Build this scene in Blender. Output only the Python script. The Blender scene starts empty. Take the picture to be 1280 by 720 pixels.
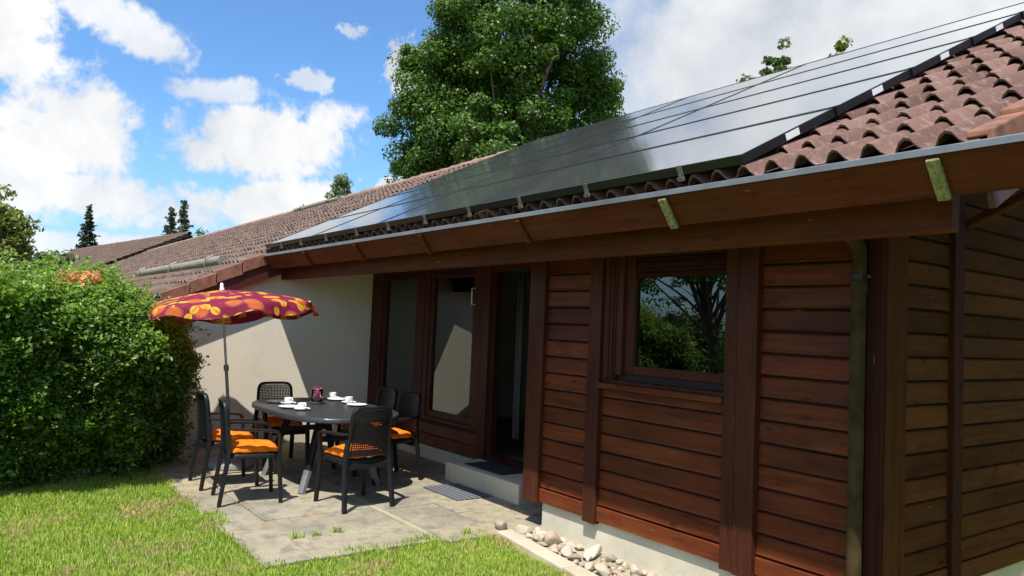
import bpy, bmesh, math, random
import numpy as np
from mathutils import Vector, Matrix, Euler
random.seed(7)
RNG = np.random.default_rng(7)
R_ = math.radians
SC = bpy.context.scene
COL = SC.collection

# ------------------------------------------------------------------ camera frame
CAM = Vector((4.835, -3.918, 1.62))
RIGHT = Vector((0.592, 0.805, 0.042)).normalized()
FWD = Vector((-0.806, 0.590, 0.051)).normalized()
UP = RIGHT.cross(FWD).normalized()
RIGHT = FWD.cross(UP).normalized()
F_PX = 945.1

def at(px, py, d):
    """a point of the place seen at photo pixel (px, py), d metres along the view axis"""
    return CAM + FWD*d + RIGHT*((px-640)/F_PX*d) + UP*((360-py)/F_PX*d)

cam = bpy.data.cameras.new('camera')
cam.sensor_width = 36.0
cam.lens = F_PX/1280*36
cam.clip_start = 0.05
cam.clip_end = 2000
co = bpy.data.objects.new('camera', cam)
COL.objects.link(co)
co.matrix_world = Matrix(((RIGHT.x, UP.x, -FWD.x, CAM.x), (RIGHT.y, UP.y, -FWD.y, CAM.y), (RIGHT.z, UP.z, -FWD.z, CAM.z), (0, 0, 0, 1)))
SC.camera = co

# ------------------------------------------------------------------ render look
SC.view_settings.view_transform = 'Standard'
SC.view_settings.look = 'None'
SC.view_settings.exposure = 0.5
SC.view_settings.gamma = 1.0
SC.view_settings.use_curve_mapping = False

# ------------------------------------------------------------------ node helpers
class NT:
    def __init__(self, tree):
        self.t = tree; self.n = tree.nodes; self.l = tree.links
    def new(self, typ, **kw):
        nd = self.n.new(typ)
        for k, v in kw.items(): setattr(nd, k, v)
        return nd
    def link(self, a, b): self.l.new(a, b)
    def setin(self, sock, v):
        if isinstance(v, bpy.types.NodeSocket): self.link(v, sock)
        else: sock.default_value = v
    def math(self, op, a, b=None, c=None, clamp=False):
        nd = self.new('ShaderNodeMath', operation=op); nd.use_clamp = clamp
        self.setin(nd.inputs[0], a)
        if b is not None: self.setin(nd.inputs[1], b)
        if c is not None: self.setin(nd.inputs[2], c)
        return nd.outputs[0]
    def mix(self, f, a, b, blend='MIX'):
        nd = self.new('ShaderNodeMix', data_type='RGBA', blend_type=blend)
        self.setin(nd.inputs[0], f)
        self.setin(nd.inputs[6], a if isinstance(a, bpy.types.NodeSocket) else (*a[:3], 1))
        self.setin(nd.inputs[7], b if isinstance(b, bpy.types.NodeSocket) else (*b[:3], 1))
        return nd.outputs[2]
    def noise(self, vec, scale, detail=4, rough=.55, dist=0.0, out=0):
        nd = self.new('ShaderNodeTexNoise')
        if vec is not None: self.link(vec, nd.inputs['Vector'])
        nd.inputs['Scale'].default_value = scale; nd.inputs['Detail'].default_value = detail
        nd.inputs['Roughness'].default_value = rough; nd.inputs['Distortion'].default_value = dist
        return nd.outputs[out]
    def ramp(self, f, stops, interp='LINEAR'):
        nd = self.new('ShaderNodeValToRGB'); cr = nd.color_ramp; cr.interpolation = interp
        while len(cr.elements) < len(stops): cr.elements.new(.5)
        for e, (p, c) in zip(cr.elements, stops):
            e.position = p; e.color = (*c[:3], 1) if not isinstance(c, (int, float)) else (c, c, c, 1)
        self.link(f, nd.inputs[0]); return nd.outputs[0]
    def smooth(self, v, a, b, lo=0., hi=1.):
        nd = self.new('ShaderNodeMapRange', interpolation_type='SMOOTHSTEP')
        self.setin(nd.inputs[0], v)
        for i, x in enumerate((a, b, lo, hi)): self.setin(nd.inputs[i+1], x)
        return nd.outputs[0]
    def obj(self): return self.new('ShaderNodeTexCoord').outputs['Object']
    def mapping(self, vec, scale=(1, 1, 1), rot=(0, 0, 0), loc=(0, 0, 0)):
        nd = self.new('ShaderNodeMapping'); self.link(vec, nd.inputs[0])
        nd.inputs['Scale'].default_value = scale; nd.inputs['Rotation'].default_value = rot; nd.inputs['Location'].default_value = loc
        return nd.outputs[0]
    def island(self): return self.new('ShaderNodeNewGeometry').outputs['Random Per Island']
    def bump(self, h, strength=.3, dist=.01):
        nd = self.new('ShaderNodeBump'); nd.inputs['Strength'].default_value = strength; nd.inputs['Distance'].default_value = dist
        self.link(h, nd.inputs['Height']); return nd.outputs[0]

def new_mat(name):
    m = bpy.data.materials.new(name); m.use_nodes = True
    nt = NT(m.node_tree); p = nt.n['Principled BSDF']
    return m, nt, p

def simple(name, col, rough=.5, metal=0., var=.12, scale=8., bump=0., spec=.5, bscale=40.):
    m, nt, p = new_mat(name)
    o = nt.obj()
    n = nt.noise(o, scale, 5, .6)
    d = tuple(c*(1-var) for c in col); l = tuple(min(1, c*(1+var)) for c in col)
    nt.link(nt.ramp(n, [(.3, d), (.7, l)]), p.inputs['Base Color'])
    p.inputs['Roughness'].default_value = rough; p.inputs['Metallic'].default_value = metal
    p.inputs['Specular IOR Level'].default_value = spec
    if bump: nt.link(nt.bump(nt.noise(o, bscale, 6, .6), bump, .004), p.inputs['Normal'])
    return m

def wood(name, axis, dark, light, rough=.42, gloss=.4):
    m, nt, p = new_mat(name)
    o = nt.obj(); isl = nt.island()
    comb = nt.new('ShaderNodeVectorMath', operation='ADD'); nt.link(o, comb.inputs[0])
    cx = nt.new('ShaderNodeCombineXYZ'); m37 = nt.math('MULTIPLY', isl, 37.)
    for i in range(3): nt.link(m37, cx.inputs[i])
    nt.link(cx.outputs[0], comb.inputs[1])
    s = [34, 34, 34]; s[axis] = 1.6
    g = nt.noise(nt.mapping(comb.outputs[0], tuple(s)), 1., 5, .62, .6)
    s2 = [5, 5, 5]; s2[axis] = 1.1
    b = nt.noise(nt.mapping(comb.outputs[0], tuple(s2)), 1., 4, .6)
    f = nt.math('ADD', nt.math('MULTIPLY', g, .55), nt.math('MULTIPLY', b, .55))
    c = nt.ramp(f, [(.35, dark), (.72, light)])
    v = nt.math('ADD', nt.math('MULTIPLY', isl, .75), .62)
    hv = nt.new('ShaderNodeHueSaturation'); nt.link(c, hv.inputs['Color']); nt.link(v, hv.inputs['Value'])
    nt.link(nt.math('ADD', nt.math('MULTIPLY', nt.noise(o, 3.1, 2), .03), .485), hv.inputs['Hue'])
    # pale scuffs and chips in the stain
    ss = [60, 60, 60]; ss[axis] = 5
    sc = nt.smooth(nt.noise(nt.mapping(comb.outputs[0], tuple(ss)), 1., 3, .5), .735, .76)
    vo = nt.new('ShaderNodeTexVoronoi'); ks = [9, 9, 9]; ks[axis] = 3.2; nt.link(nt.mapping(comb.outputs[0], tuple(ks)), vo.inputs['Vector']); vo.inputs['Scale'].default_value = 1.
    knot = nt.math('MULTIPLY', nt.smooth(vo.outputs['Distance'], .15, .05), .6)
    cw = nt.mix(knot, hv.outputs[0], tuple(x*.30 for x in dark))
    bl = nt.smooth(nt.noise(nt.mapping(comb.outputs[0], tuple(1.7 if i == axis else 7 for i in range(3))), 1., 5, .7), .52, .74)
    cw = nt.mix(nt.math('MULTIPLY', bl, .55), cw, tuple(x*.55 for x in dark))       # darker weathered areas
    nt.link(nt.mix(nt.math('MULTIPLY', sc, .55), cw, (.33, .22, .15)), p.inputs['Base Color'])
    nt.link(nt.math('ADD', nt.math('MULTIPLY', b, .25), rough-.1), p.inputs['Roughness'])
    p.inputs['Specular IOR Level'].default_value = gloss
    nt.link(nt.bump(g, .25, .004), p.inputs['Normal'])
    return m

M = {}
def mats():
    DK, LT = (.062, .0175, .009), (.175, .056, .024)
    M['wood_x'] = wood('stained_wood_along_wall', 0, (.038, .0080, .0036), (.152, .036, .0115), gloss=.16)
    M['wood_y'] = wood('stained_wood_across', 1, (.052, .020, .0065), (.118, .048, .0145), rough=.75, gloss=.03)
    M['wood_z'] = wood('stained_wood_upright', 2, (.026, .0075, .005), (.068, .019, .010), gloss=.14)
    M['wood_corner'] = wood('stained_wood_corner_board', 2, (.036, .014, .005), (.080, .032, .011), rough=.75, gloss=.03)
    M['wood_beam'] = wood('stained_wood_beam', 0, (.042, .011, .0045), (.092, .026, .009), rough=.55, gloss=.08)
    M['wood_dark'] = wood('dark_stained_wood', 2, (.018, .006, .004), (.045, .015, .009), rough=.7, gloss=.06)
    M['backing'] = simple('dark_backing', (.010, .006, .005), .8)
    M['weathered'] = simple('mossy_weathered_wood', (.19, .185, .075), .85, var=.6, scale=60, bump=.5)
    M['stucco'] = stucco()
    M['concrete'] = concrete('plinth_concrete', (.56, .52, .40))
    M['step'] = concrete('step_concrete', (.56, .48, .345))
    M['kerb'] = concrete('kerb_concrete', (.48, .42, .31))
    M['zinc'] = simple('zinc_sheet', (.20, .21, .225), .5, .6, var=.3, scale=3)
    M['alu'] = simple('bare_aluminium', (.17, .17, .155), .55, .4, var=.3, scale=60)
    M['black_metal'] = simple('black_anodised_frame', (.014, .014, .015), .38, .3)
    M['pipe'] = simple('dull_brown_pipe', (.046, .030, .014), .75, .0, var=.45, scale=9, spec=.1, bump=.2)
    M['tile'] = tile_mat('weathered_roof_tile', (.082, .040, .031), (.185, .104, .082))
    M['tile_far'] = tile_mat('brown_roof_tile', (.078, .048, .037), (.145, .096, .075))
    M['verge'] = simple('terracotta_verge_tile', (.20, .085, .05), .8, var=.45, scale=9, bump=.3)
    M['ridge'] = simple('pale_ridge_tile', (.25, .145, .11), .85, var=.35, scale=7, bump=.3)
    M['log'] = simple('grey_weathered_log', (.20, .19, .14), .9, var=.45, scale=22, bump=.6)
    M['maroon'] = wood('maroon_verge_board', 1, (.04, .009, .007), (.08, .02, .014))
    M['glass'] = glass('window_glass')
    M['solar'] = solar()
    M['white'] = simple('white_sticker', (.8, .8, .8), .6, var=.03)
    M['white_metal'] = simple('white_lacquer', (.75, .75, .72), .35, var=.05)
    M['resin'] = simple('anthracite_resin', (.009, .0095, .011), .45, var=.2, scale=20, bump=.12, bscale=90, spec=.32)
    M['resin_top'] = simple('grey_resin_tabletop', (.034, .037, .042), .36, var=.15, scale=30, bump=.05, bscale=120)
    M['resin_light'] = simple('worn_grey_resin', (.16, .165, .17), .5, var=.2)
    M['cushion'] = simple('orange_cotton', (.80, .165, .008), .85, var=.14, scale=5, bump=.25, bscale=160, spec=.2)
    M['tag'] = simple('white_care_label', (.75, .72, .7), .8)
    M['china'] = simple('white_china', (.82, .82, .80), .16, var=.02)
    M['pink'] = simple('pink_petals', (.50, .06, .13), .7, var=.5, scale=60)
    M['clear'] = glass('clear_glass', thin=True)
    M['mat'] = doormat()
    M['mat_black'] = simple('black_rubber_mat', (.020, .021, .025), .8, var=.2, bump=.4, bscale=200)
    M['pole'] = simple('galvanised_pole', (.50, .49, .47), .4, .6, var=.1)
    M['pole_low'] = simple('grey_pole_sleeve', (.23, .24, .26), .45, .3)
    M['parabase'] = concrete('parasol_base_concrete', (.28, .28, .275))
    M['canopy'] = canopy()
    M['curtain'] = simple('pale_curtain', (.72, .72, .62), .9, var=.06)
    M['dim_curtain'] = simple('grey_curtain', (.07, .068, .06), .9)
    M['blind'] = simple('white_blind', (.78, .78, .66), .9, var=.05)
    M['interior'] = simple('room_wall', (.25, .22, .19), .9)
    M['floor_in'] = simple('room_floor', (.12, .08, .05), .5)
    M['chrome'] = simple('chrome', (.7, .7, .72), .15, 1., var=.02)
    M['black_cloth'] = simple('black_upholstery', (.02, .02, .02), .7)
    M['stone'] = stone()
    M['bark'] = simple('bark', (.085, .065, .045), .9, var=.4, scale=12, bump=.8)
    M['grass'] = grass()
    M['lawn'] = lawn()
    M['slab'] = slab()
    M['mortar'] = concrete('mortar', (.36, .315, .215))
    M['dirt'] = simple('joint_dirt', (.10, .085, .06), .95, var=.4, scale=30)

def stucco():
    m, nt, p = new_mat('cream_stucco'); o = nt.obj()
    n = nt.noise(o, 1.4, 5, .6); f = nt.noise(o, 140, 3, .6)
    c = nt.ramp(n, [(.3, (.76, .70, .57)), (.7, (.84, .785, .655))])
    # rain streaks running down and grime near the bottom of the wall
    st = nt.smooth(nt.noise(nt.mapping(o, (6, 6, .35)), 1., 4, .6), .60, .78)
    c = nt.mix(nt.math('MULTIPLY', st, .22), c, (.50, .44, .33))
    sz = nt.new('ShaderNodeSeparateXYZ'); nt.link(o, sz.inputs[0])
    foot = nt.smooth(nt.math('ADD', sz.outputs[2], nt.math('MULTIPLY', nt.noise(o, 5, 4, .6), .5)), .62, .22)
    c = nt.mix(nt.math('MULTIPLY', foot, .55), c, (.33, .30, .23))                 # splash dirt along the foot of the wall
    pt = nt.smooth(nt.noise(o, 3.3, 5, .65), .54, .70); c = nt.mix(nt.math('MULTIPLY', pt, .22), c, (.58, .52, .42))
    spots = nt.smooth(nt.noise(o, 26, 2, .5), .70, .74)
    c = nt.mix(nt.math('MULTIPLY', spots, .25), c, (.40, .33, .25))
    nt.link(c, p.inputs['Base Color']); p.inputs['Roughness'].default_value = .92; p.inputs['Specular IOR Level'].default_value = .2
    nt.link(nt.bump(f, .35, .004), p.inputs['Normal'])
    return m

def concrete(name, col):
    m, nt, p = new_mat(name); o = nt.obj()
    n = nt.noise(o, 2.3, 6, .65); f = nt.noise(o, 90, 4, .65)
    c = nt.ramp(n, [(.28, tuple(x*.78 for x in col)), (.72, tuple(x*1.16 for x in col))])
    c = nt.mix(nt.math('MULTIPLY', nt.smooth(nt.noise(o, 9, 5, .7), .56, .75), .35), c, tuple(x*.55 for x in col))
    c = nt.mix(nt.math('MULTIPLY', nt.smooth(f, .56, .66), .25), c, tuple(x*.5 for x in col))
    nt.link(c, p.inputs['Base Color']); p.inputs['Roughness'].default_value = .9; p.inputs['Specular IOR Level'].default_value = .25
    nt.link(nt.bump(f, .35, .004), p.inputs['Normal'])
    return m

def slab():
    m, nt, p = new_mat('weathered_paving_slab'); o = nt.obj(); isl = nt.island()
    n = nt.noise(o, 2.0, 7, .7, .4); n2 = nt.noise(o, 7.5, 6, .7); f = nt.noise(o, 95, 5, .75)
    c = nt.ramp(n, [(.30, (.17, .155, .118)), (.5, (.27, .243, .182)), (.72, (.37, .327, .24))])
    c = nt.mix(nt.math('MULTIPLY', nt.smooth(isl, .35, .65), .55), c, (.38, .325, .215))
    c = nt.mix(nt.math('MULTIPLY', nt.smooth(nt.noise(o, 1.1, 3), .48, .64), .55), c, (.36, .27, .17))
    c = nt.mix(nt.math('MULTIPLY', nt.smooth(n2, .47, .66), .8), c, (.15, .145, .115))
    lich = nt.smooth(nt.noise(o, 11, 6, .75), .62, .72)
    c = nt.mix(nt.math('MULTIPLY', lich, .6), c, (.55, .53, .46))
    c = nt.mix(nt.math('MULTIPLY', nt.smooth(f, .52, .62), .5), c, (.11, .10, .08))
    nt.link(c, p.inputs['Base Color']); p.inputs['Roughness'].default_value = .9; p.inputs['Specular IOR Level'].default_value = .25
    h = nt.math('ADD', nt.math('MULTIPLY', f, .5), n2)
    nt.link(nt.bump(h, .4, .006), p.inputs['Normal'])
    return m

def tile_mat(name, dark, light):
    m, nt, p = new_mat(name); o = nt.obj(); isl = nt.island()
    n = nt.noise(o, 6, 6, .7); f = nt.noise(o, 45, 5, .7)
    c = nt.ramp(nt.math('ADD', nt.math('MULTIPLY', isl, .6), nt.math('MULTIPLY', n, .45)), [(.2, dark), (.85, light)])
    li = nt.smooth(nt.noise(o, 14, 6, .75), .50, .66)
    c = nt.mix(nt.math('MULTIPLY', li, .5), c, (.27, .21, .175))
    c = nt.mix(nt.math('MULTIPLY', nt.smooth(f, .55, .68), .5), c, tuple(x*.45 for x in dark))
    nt.link(c, p.inputs['Base Color']); p.inputs['Roughness'].default_value = .85; p.inputs['Specular IOR Level'].default_value = .3
    nt.link(nt.bump(f, .5, .006), p.inputs['Normal'])
    return m

def glass(name, thin=False):
    m, nt, p = new_mat(name)
    nt.n.remove(p)
    out = nt.n['Material Output']
    tr = nt.new('ShaderNodeBsdfTransparent'); gl = nt.new('ShaderNodeBsdfGlossy'); fr = nt.new('ShaderNodeFresnel')
    mx = nt.new('ShaderNodeMixShader')
    tr.inputs[0].default_value = (.93, .96, .94, 1) if thin else (.80, .84, .80, 1)   # double glazing, lightly tinted
    gl.inputs['Roughness'].default_value = .0; gl.inputs['Color'].default_value = (.95, 1, .97, 1)
    fr.inputs['IOR'].default_value = 1.45 if thin else 2.1
    if not thin:   # panes are never perfectly flat
        nt.link(nt.bump(nt.noise(nt.obj(), 2.2, 1), .04, .02), gl.inputs['Normal'])
    nt.link(fr.outputs[0], mx.inputs[0]); nt.link(tr.outputs[0], mx.inputs[1]); nt.link(gl.outputs[0], mx.inputs[2])
    nt.link(mx.outputs[0], out.inputs[0])
    return m

def solar():
    m, nt, p = new_mat('black_thin_film_glass'); o = nt.obj()
    w = nt.new('ShaderNodeTexWave', wave_type='BANDS', bands_direction='Y'); nt.link(o, w.inputs[0])
    w.inputs['Scale'].default_value = 4.2; w.inputs['Distortion'].default_value = 0
    c = nt.ramp(w.outputs['Fac'], [(.0, (.022, .025, .028)), (.86, (.032, .036, .040)), (.95, (.10, .105, .11))])
    dust = nt.smooth(nt.noise(nt.mapping(o, (3, 1.2, 3)), 1., 5, .7), .45, .75)
    nt.link(nt.mix(nt.math('ADD', nt.math('MULTIPLY', dust, .35), .12), c, (.13, .13, .12)), p.inputs['Base Color'])
    p.inputs['Roughness'].default_value = .6; p.inputs['Specular IOR Level'].default_value = .0
    gl = nt.new('ShaderNodeBsdfGlossy'); nt.link(nt.ramp(w.outputs['Fac'], [(.0, (.98, .99, .99)), (.80, (.97, .98, .98)), (.97, (.74, .76, .77))]), gl.inputs['Color'])
    nt.link(nt.math('ADD', nt.math('MULTIPLY', dust,   .05), .085), gl.inputs['Roughness'])       # textured, dusty cover glass
    fr = nt.new('ShaderNodeFresnel'); fr.inputs['IOR'].default_value = 3.4
    mx = nt.new('ShaderNodeMixShader'); nt.link(fr.outputs[0], mx.inputs[0]); nt.link(p.outputs[0], mx.inputs[1]); nt.link(gl.outputs[0], mx.inputs[2])
    nt.link(mx.outputs[0], nt.n['Material Output'].inputs[0])
    return m

def doormat():
    m, nt, p = new_mat('ribbed_grey_mat'); o = nt.obj()
    w = nt.new('ShaderNodeTexWave', bands_direction='Y'); nt.link(o, w.inputs[0]); w.inputs['Scale'].default_value = 5.5
    c = nt.ramp(w.outputs['Fac'], [(.2, (.055, .06, .075)), (.8, (.13, .135, .155))])
    nt.link(c, p.inputs['Base Color']); p.inputs['Roughness'].default_value = .9
    nt.link(nt.bump(nt.math('ADD', w.outputs['Fac'], nt.noise(o, 150, 3)), .5, .006), p.inputs['Normal'])
    return m

def stone():
    m, nt, p = new_mat('river_stone')
    oi = nt.new('ShaderNodeObjectInfo').outputs['Random']; o = nt.obj()
    c = nt.ramp(oi, [(0., (.24, .21, .17)), (.25, (.42, .36, .27)), (.5, (.48, .44, .37)), (.75, (.38, .29, .20)), (1., (.52, .50, .45))])
    n = nt.noise(o, 16, 6, .7)
    c = nt.mix(nt.math('MULTIPLY', nt.smooth(n, .45, .75), .45), c, (.30, .24, .17))
    nt.link(c, p.inputs['Base Color']); p.inputs['Roughness'].default_value = .8
    nt.link(nt.bump(nt.noise(o, 40, 5, .6), .4, .006), p.inputs['Normal'])
    return m

def canopy():
    m, nt, p = new_mat('printed_parasol_cloth'); uv = nt.new('ShaderNodeTexCoord').outputs['UV']
    base = nt.mix(nt.noise(uv, 3, 3), (.190, .012, .048), (.270, .020, .060))
    def flower(scale, seed, col, petals, r0, amp, thick):
        mp = nt.mapping(uv, (scale, scale, scale), loc=(seed, seed*1.7, 0))
        v = nt.new('ShaderNodeTexVoronoi', feature='F1', voronoi_dimensions='2D'); nt.link(mp, v.inputs['Vector']); v.inputs['Scale'].default_value = 1.; v.inputs['Randomness'].default_value = .75
        sub = nt.new('ShaderNodeVectorMath', operation='SUBTRACT'); nt.link(mp, sub.inputs[0]); nt.link(v.outputs['Position'], sub.inputs[1])
        sx = nt.new('ShaderNodeSeparateXYZ'); nt.link(sub.outputs[0], sx.inputs[0])
        ang = nt.math('ARCTAN2', sx.outputs[1], sx.outputs[0])
        sr = nt.new('ShaderNodeSeparateColor'); nt.link(v.outputs['Color'], sr.inputs[0])
        ph = nt.math('MULTIPLY', sr.outputs[0], 6.28)
        pet = nt.math('POWER', nt.math('ABSOLUTE', nt.math('COSINE', nt.math('MULTIPLY', nt.math('ADD', ang, ph), petals/2))), 1. if petals > 10 else 2.2)
        rr = nt.math('ADD', nt.math('MULTIPLY', pet, amp), r0)
        msk = nt.smooth(nt.math('SUBTRACT', rr, v.outputs['Distance']), 0., thick)
        on = nt.math('GREATER_THAN', sr.outputs[1], .22 if petals > 10 else .42)
        return nt.math('MULTIPLY', msk, on), v.outputs['Distance'], pet
    m1, d1, p1 = flower(3.9, 3.1, None, 30, .08, .30, .08)     # orange spiky blooms
    c = nt.mix(m1, base, nt.mix(nt.smooth(d1, .0, .3), (.62, .09, .02), (.74, .25, .04)))
    m2, d2, p2 = flower(4.3, 7.7, None, 2, .015, .46, .03)      # yellow leaf sprays
    c = nt.mix(m2, c, nt.mix(nt.smooth(p2, .97, .99), (.72, .42, .035), (.55, .22, .02)))
    m4, d4, p4 = flower(5.2, 12.9, None, 2, .01, .44, .03)
    c = nt.mix(nt.math('MULTIPLY', m4, nt.smooth(nt.noise(uv, 2.3, 2), .52, .56)), c, (.66, .30, .03))
    m3, d3, p3 = flower(6.5, 1.3, None, 5, .05, .14, .02)      # small red blossoms
    c = nt.mix(nt.math('MULTIPLY', m3, .75), c, (.55, .03, .045))
    nt.link(c, p.inputs['Base Color']); p.inputs['Roughness'].default_value = .75; p.inputs['Specular IOR Level'].default_value = .25
    out = nt.n['Material Output']
    tl = nt.new('ShaderNodeBsdfTranslucent'); nt.link(c, tl.inputs[0]); mx = nt.new('ShaderNodeMixShader'); mx.inputs[0].default_value = .32
    nt.link(p.outputs[0], mx.inputs[1]); nt.link(tl.outputs[0], mx.inputs[2]); nt.link(mx.outputs[0], out.inputs[0])
    return m

def leaf_mat(name, dark, light, tip=None, tipamt=0., rough=.45, trans=.35):
    m, nt, p = new_mat(name); isl = nt.island(); o = nt.obj()
    big = nt.noise(o, .9, 3)
    f = nt.math('ADD', nt.math('MULTIPLY', isl, .65), nt.math('MULTIPLY', big, .45))
    c = nt.ramp(f, [(.12, dark), (.9, light)])
    if tip is not None:
        w = nt.new('ShaderNodeTexWhiteNoise', noise_dimensions='1D'); nt.link(nt.math('MULTIPLY', isl, 977.), w.inputs['W'])
        c = nt.mix(nt.smooth(w.outputs[0], 1-tipamt, 1-tipamt+.02), c, tip)
    nt.link(c, p.inputs['Base Color']); p.inputs['Roughness'].default_value = rough; p.inputs['Specular IOR Level'].default_value = .4
    out = nt.n['Material Output']
    tl = nt.new('ShaderNodeBsdfTranslucent')
    hv = nt.new('ShaderNodeHueSaturation'); hv.inputs['Hue'].default_value = .485; hv.inputs['Value'].default_value = 1.5; nt.link(c, hv.inputs['Color'])
    nt.link(hv.outputs[0], tl.inputs[0]); mx = nt.new('ShaderNodeMixShader'); mx.inputs[0].default_value = trans
    nt.link(p.outputs[0], mx.inputs[1]); nt.link(tl.outputs[0], mx.inputs[2]); nt.link(mx.outputs[0], out.inputs[0])
    return m

def dry_mask(nt, o):
    a = nt.smooth(nt.noise(o, 1.25, 5, .65), .49, .63)
    return a

def grass():
    m, nt, p = new_mat('lawn_grass'); o = nt.obj(); isl = nt.island()
    c = nt.ramp(isl, [(0., (.17, .28, .022)), (.55, (.30, .46, .04)), (1., (.44, .54, .09))])
    c = nt.mix(nt.math('MULTIPLY', nt.smooth(nt.noise(o, .8, 3), .45, .65), .5), c, (.42, .54, .07))
    w = nt.new('ShaderNodeTexWhiteNoise', noise_dimensions='1D'); nt.link(nt.math('MULTIPLY', isl, 313.), w.inputs['W'])
    straw = nt.math('MAXIMUM', nt.math('MULTIPLY', nt.math('MULTIPLY', dry_mask(nt, o), .95), nt.smooth(w.outputs[0], .25, .45)), nt.smooth(w.outputs[0], .90, .94))
    c = nt.mix(straw, c, (.60, .48, .22))
    nt.link(c, p.inputs['Base Color']); p.inputs['Roughness'].default_value = .5; p.inputs['Specular IOR Level'].default_value = .35
    out = nt.n['Material Output']; tl = nt.new('ShaderNodeBsdfTranslucent'); nt.link(c, tl.inputs[0])
    mx = nt.new('ShaderNodeMixShader'); mx.inputs[0].default_value = .4
    nt.link(p.outputs[0], mx.inputs[1]); nt.link(tl.outputs[0], mx.inputs[2]); nt.link(mx.outputs[0], out.inputs[0])
    return m

def lawn():
    m, nt, p = new_mat('lawn_soil'); o = nt.obj()
    c = nt.mix(nt.noise(o, 25, 5, .7), (.15, .21, .035), (.27, .33, .07))
    c = nt.mix(dry_mask(nt, o), c, (.22, .165, .085))
    nt.link(c, p.inputs['Base Color']); p.inputs['Roughness'].default_value = .95
    nt.link(nt.bump(nt.noise(o, 60, 5, .7), .8, .02), p.inputs['Normal'])
    return m

# ------------------------------------------------------------------ mesh helpers
class MB:
    def __init__(self): self.v = []; self.f = []; self.uv = {}
    def add(self, verts, faces):
        n = len(self.v); self.v += [tuple(v) for v in verts]; self.f += [tuple(i+n for i in f) for f in faces]
        return n
    def box(self, x0, x1, y0, y1, z0, z1):
        self.add([(x0,y0,z0),(x1,y0,z0),(x1,y1,z0),(x0,y1,z0),(x0,y0,z1),(x1,y0,z1),(x1,y1,z1),(x0,y1,z1)],
                 [(0,3,2,1),(4,5,6,7),(0,1,5,4),(1,2,6,5),(2,3,7,6),(3,0,4,7)]); return self
    def prism(self, poly, axis, a, b):
        """polygon in the two other axes extruded from a to b along axis"""
        n = len(poly); vs = []
        for t in (a, b):
            for (u, w) in poly:
                c = [0, 0, 0]; o = [i for i in range(3) if i != axis]; c[axis] = t; c[o[0]] = u; c[o[1]] = w; vs.append(tuple(c))
        fs = [tuple(range(n))[::-1], tuple(range(n, 2*n))] + [(i, (i+1) % n, n+(i+1) % n, n+i) for i in range(n)]
        self.add(vs, fs); return self
    def tube(self, path, radii, seg=10, cap=True):
        path = [Vector(p) for p in path]
        if not hasattr(radii, '__len__'): radii = [radii]*len(path)
        ref = None; rings = []
        for i, p in enumerate(path):
            t = (path[min(i+1, len(path)-1)]-path[max(i-1, 0)]).normalized()
            if ref is None: ref = Vector((1, 0, 0)) if abs(t.x) < .8 else Vector((0, 1, 0))
            u = (ref - t*ref.dot(t)).normalized(); ref = u; w = t.cross(u)
            rings.append([p+(u*math.cos(2*math.pi*k/seg)+w*math.sin(2*math.pi*k/seg))*radii[i] for k in range(seg)])
        self.loft(rings, cap); return self
    def loft(self, rings, cap=True):
        s = len(rings[0]); n = self.add([v for r in rings for v in r], [])
        for i in range(len(rings)-1):
            for k in range(s):
                self.f.append((n+i*s+k, n+i*s+(k+1) % s, n+(i+1)*s+(k+1) % s, n+(i+1)*s+k))
        if cap:
            self.f.append(tuple(n+k for k in range(s))[::-1]); self.f.append(tuple(n+(len(rings)-1)*s+k for k in range(s)))
    def sweep(self, path, w, h, side):
        """rectangular section (w along side, h across) swept along path, rounded a little"""
        path = [Vector(p) for p in path]; side = Vector(side).normalized(); rings = []
        ws = w if hasattr(w, '__len__') else [w]*len(path); hs = h if hasattr(h, '__len__') else [h]*len(path)
        for i, p in enumerate(path):
            t = (path[min(i+1, len(path)-1)]-path[max(i-1, 0)]).normalized()
            s = (side - t*side.dot(t)).normalized(); n = t.cross(s); W = ws[i]/2; H = hs[i]/2; k = .62
            rings.append([p+s*a*W+n*b*H for a, b in ((1,-k),(1,k),(k,1),(-k,1),(-1,k),(-1,-k),(-k,-1),(k,-1))])
        self.loft(rings); return self
    def lathe(self, prof, seg=24, c=(0, 0, 0)):
        rings = [[(c[0]+r*math.cos(2*math.pi*k/seg), c[1]+r*math.sin(2*math.pi*k/seg), c[2]+z) for k in range(seg)] for r, z in prof]
        self.loft(rings, False); return self
    def build(self, name, mat, parent=None, smooth=False, bevel=0., loc=None, seg=1):
        me = bpy.data.meshes.new(name); me.from_pydata(self.v, [], self.f); me.update()
        bm = bmesh.new(); bm.from_mesh(me); bmesh.ops.recalc_face_normals(bm, faces=bm.faces); bm.to_mesh(me); bm.free()
        return link(name, me, mat, parent, smooth, bevel, loc, seg)

def link(name, me, mat, parent=None, smooth=False, bevel=0., loc=None, seg=1):
    o = bpy.data.objects.new(name, me); COL.objects.link(o)
    if mat is not None: me.materials.append(mat)
    if parent is not None: o.parent = parent
    if loc is not None: o.location = loc
    if smooth:
        me.polygons.foreach_set('use_smooth', [True]*len(me.polygons))
        if smooth == 'auto':
            b = bmesh.new(); b.from_mesh(me)
            for e in b.edges:
                if len(e.link_faces) == 2 and e.calc_face_angle(0) > .75: e.smooth = False
            b.to_mesh(me); b.free()
    if bevel:
        md = o.modifiers.new('bevel', 'BEVEL'); md.width = bevel; md.segments = seg; md.limit_method = 'ANGLE'; md.angle_limit = .6
    return o

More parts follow.
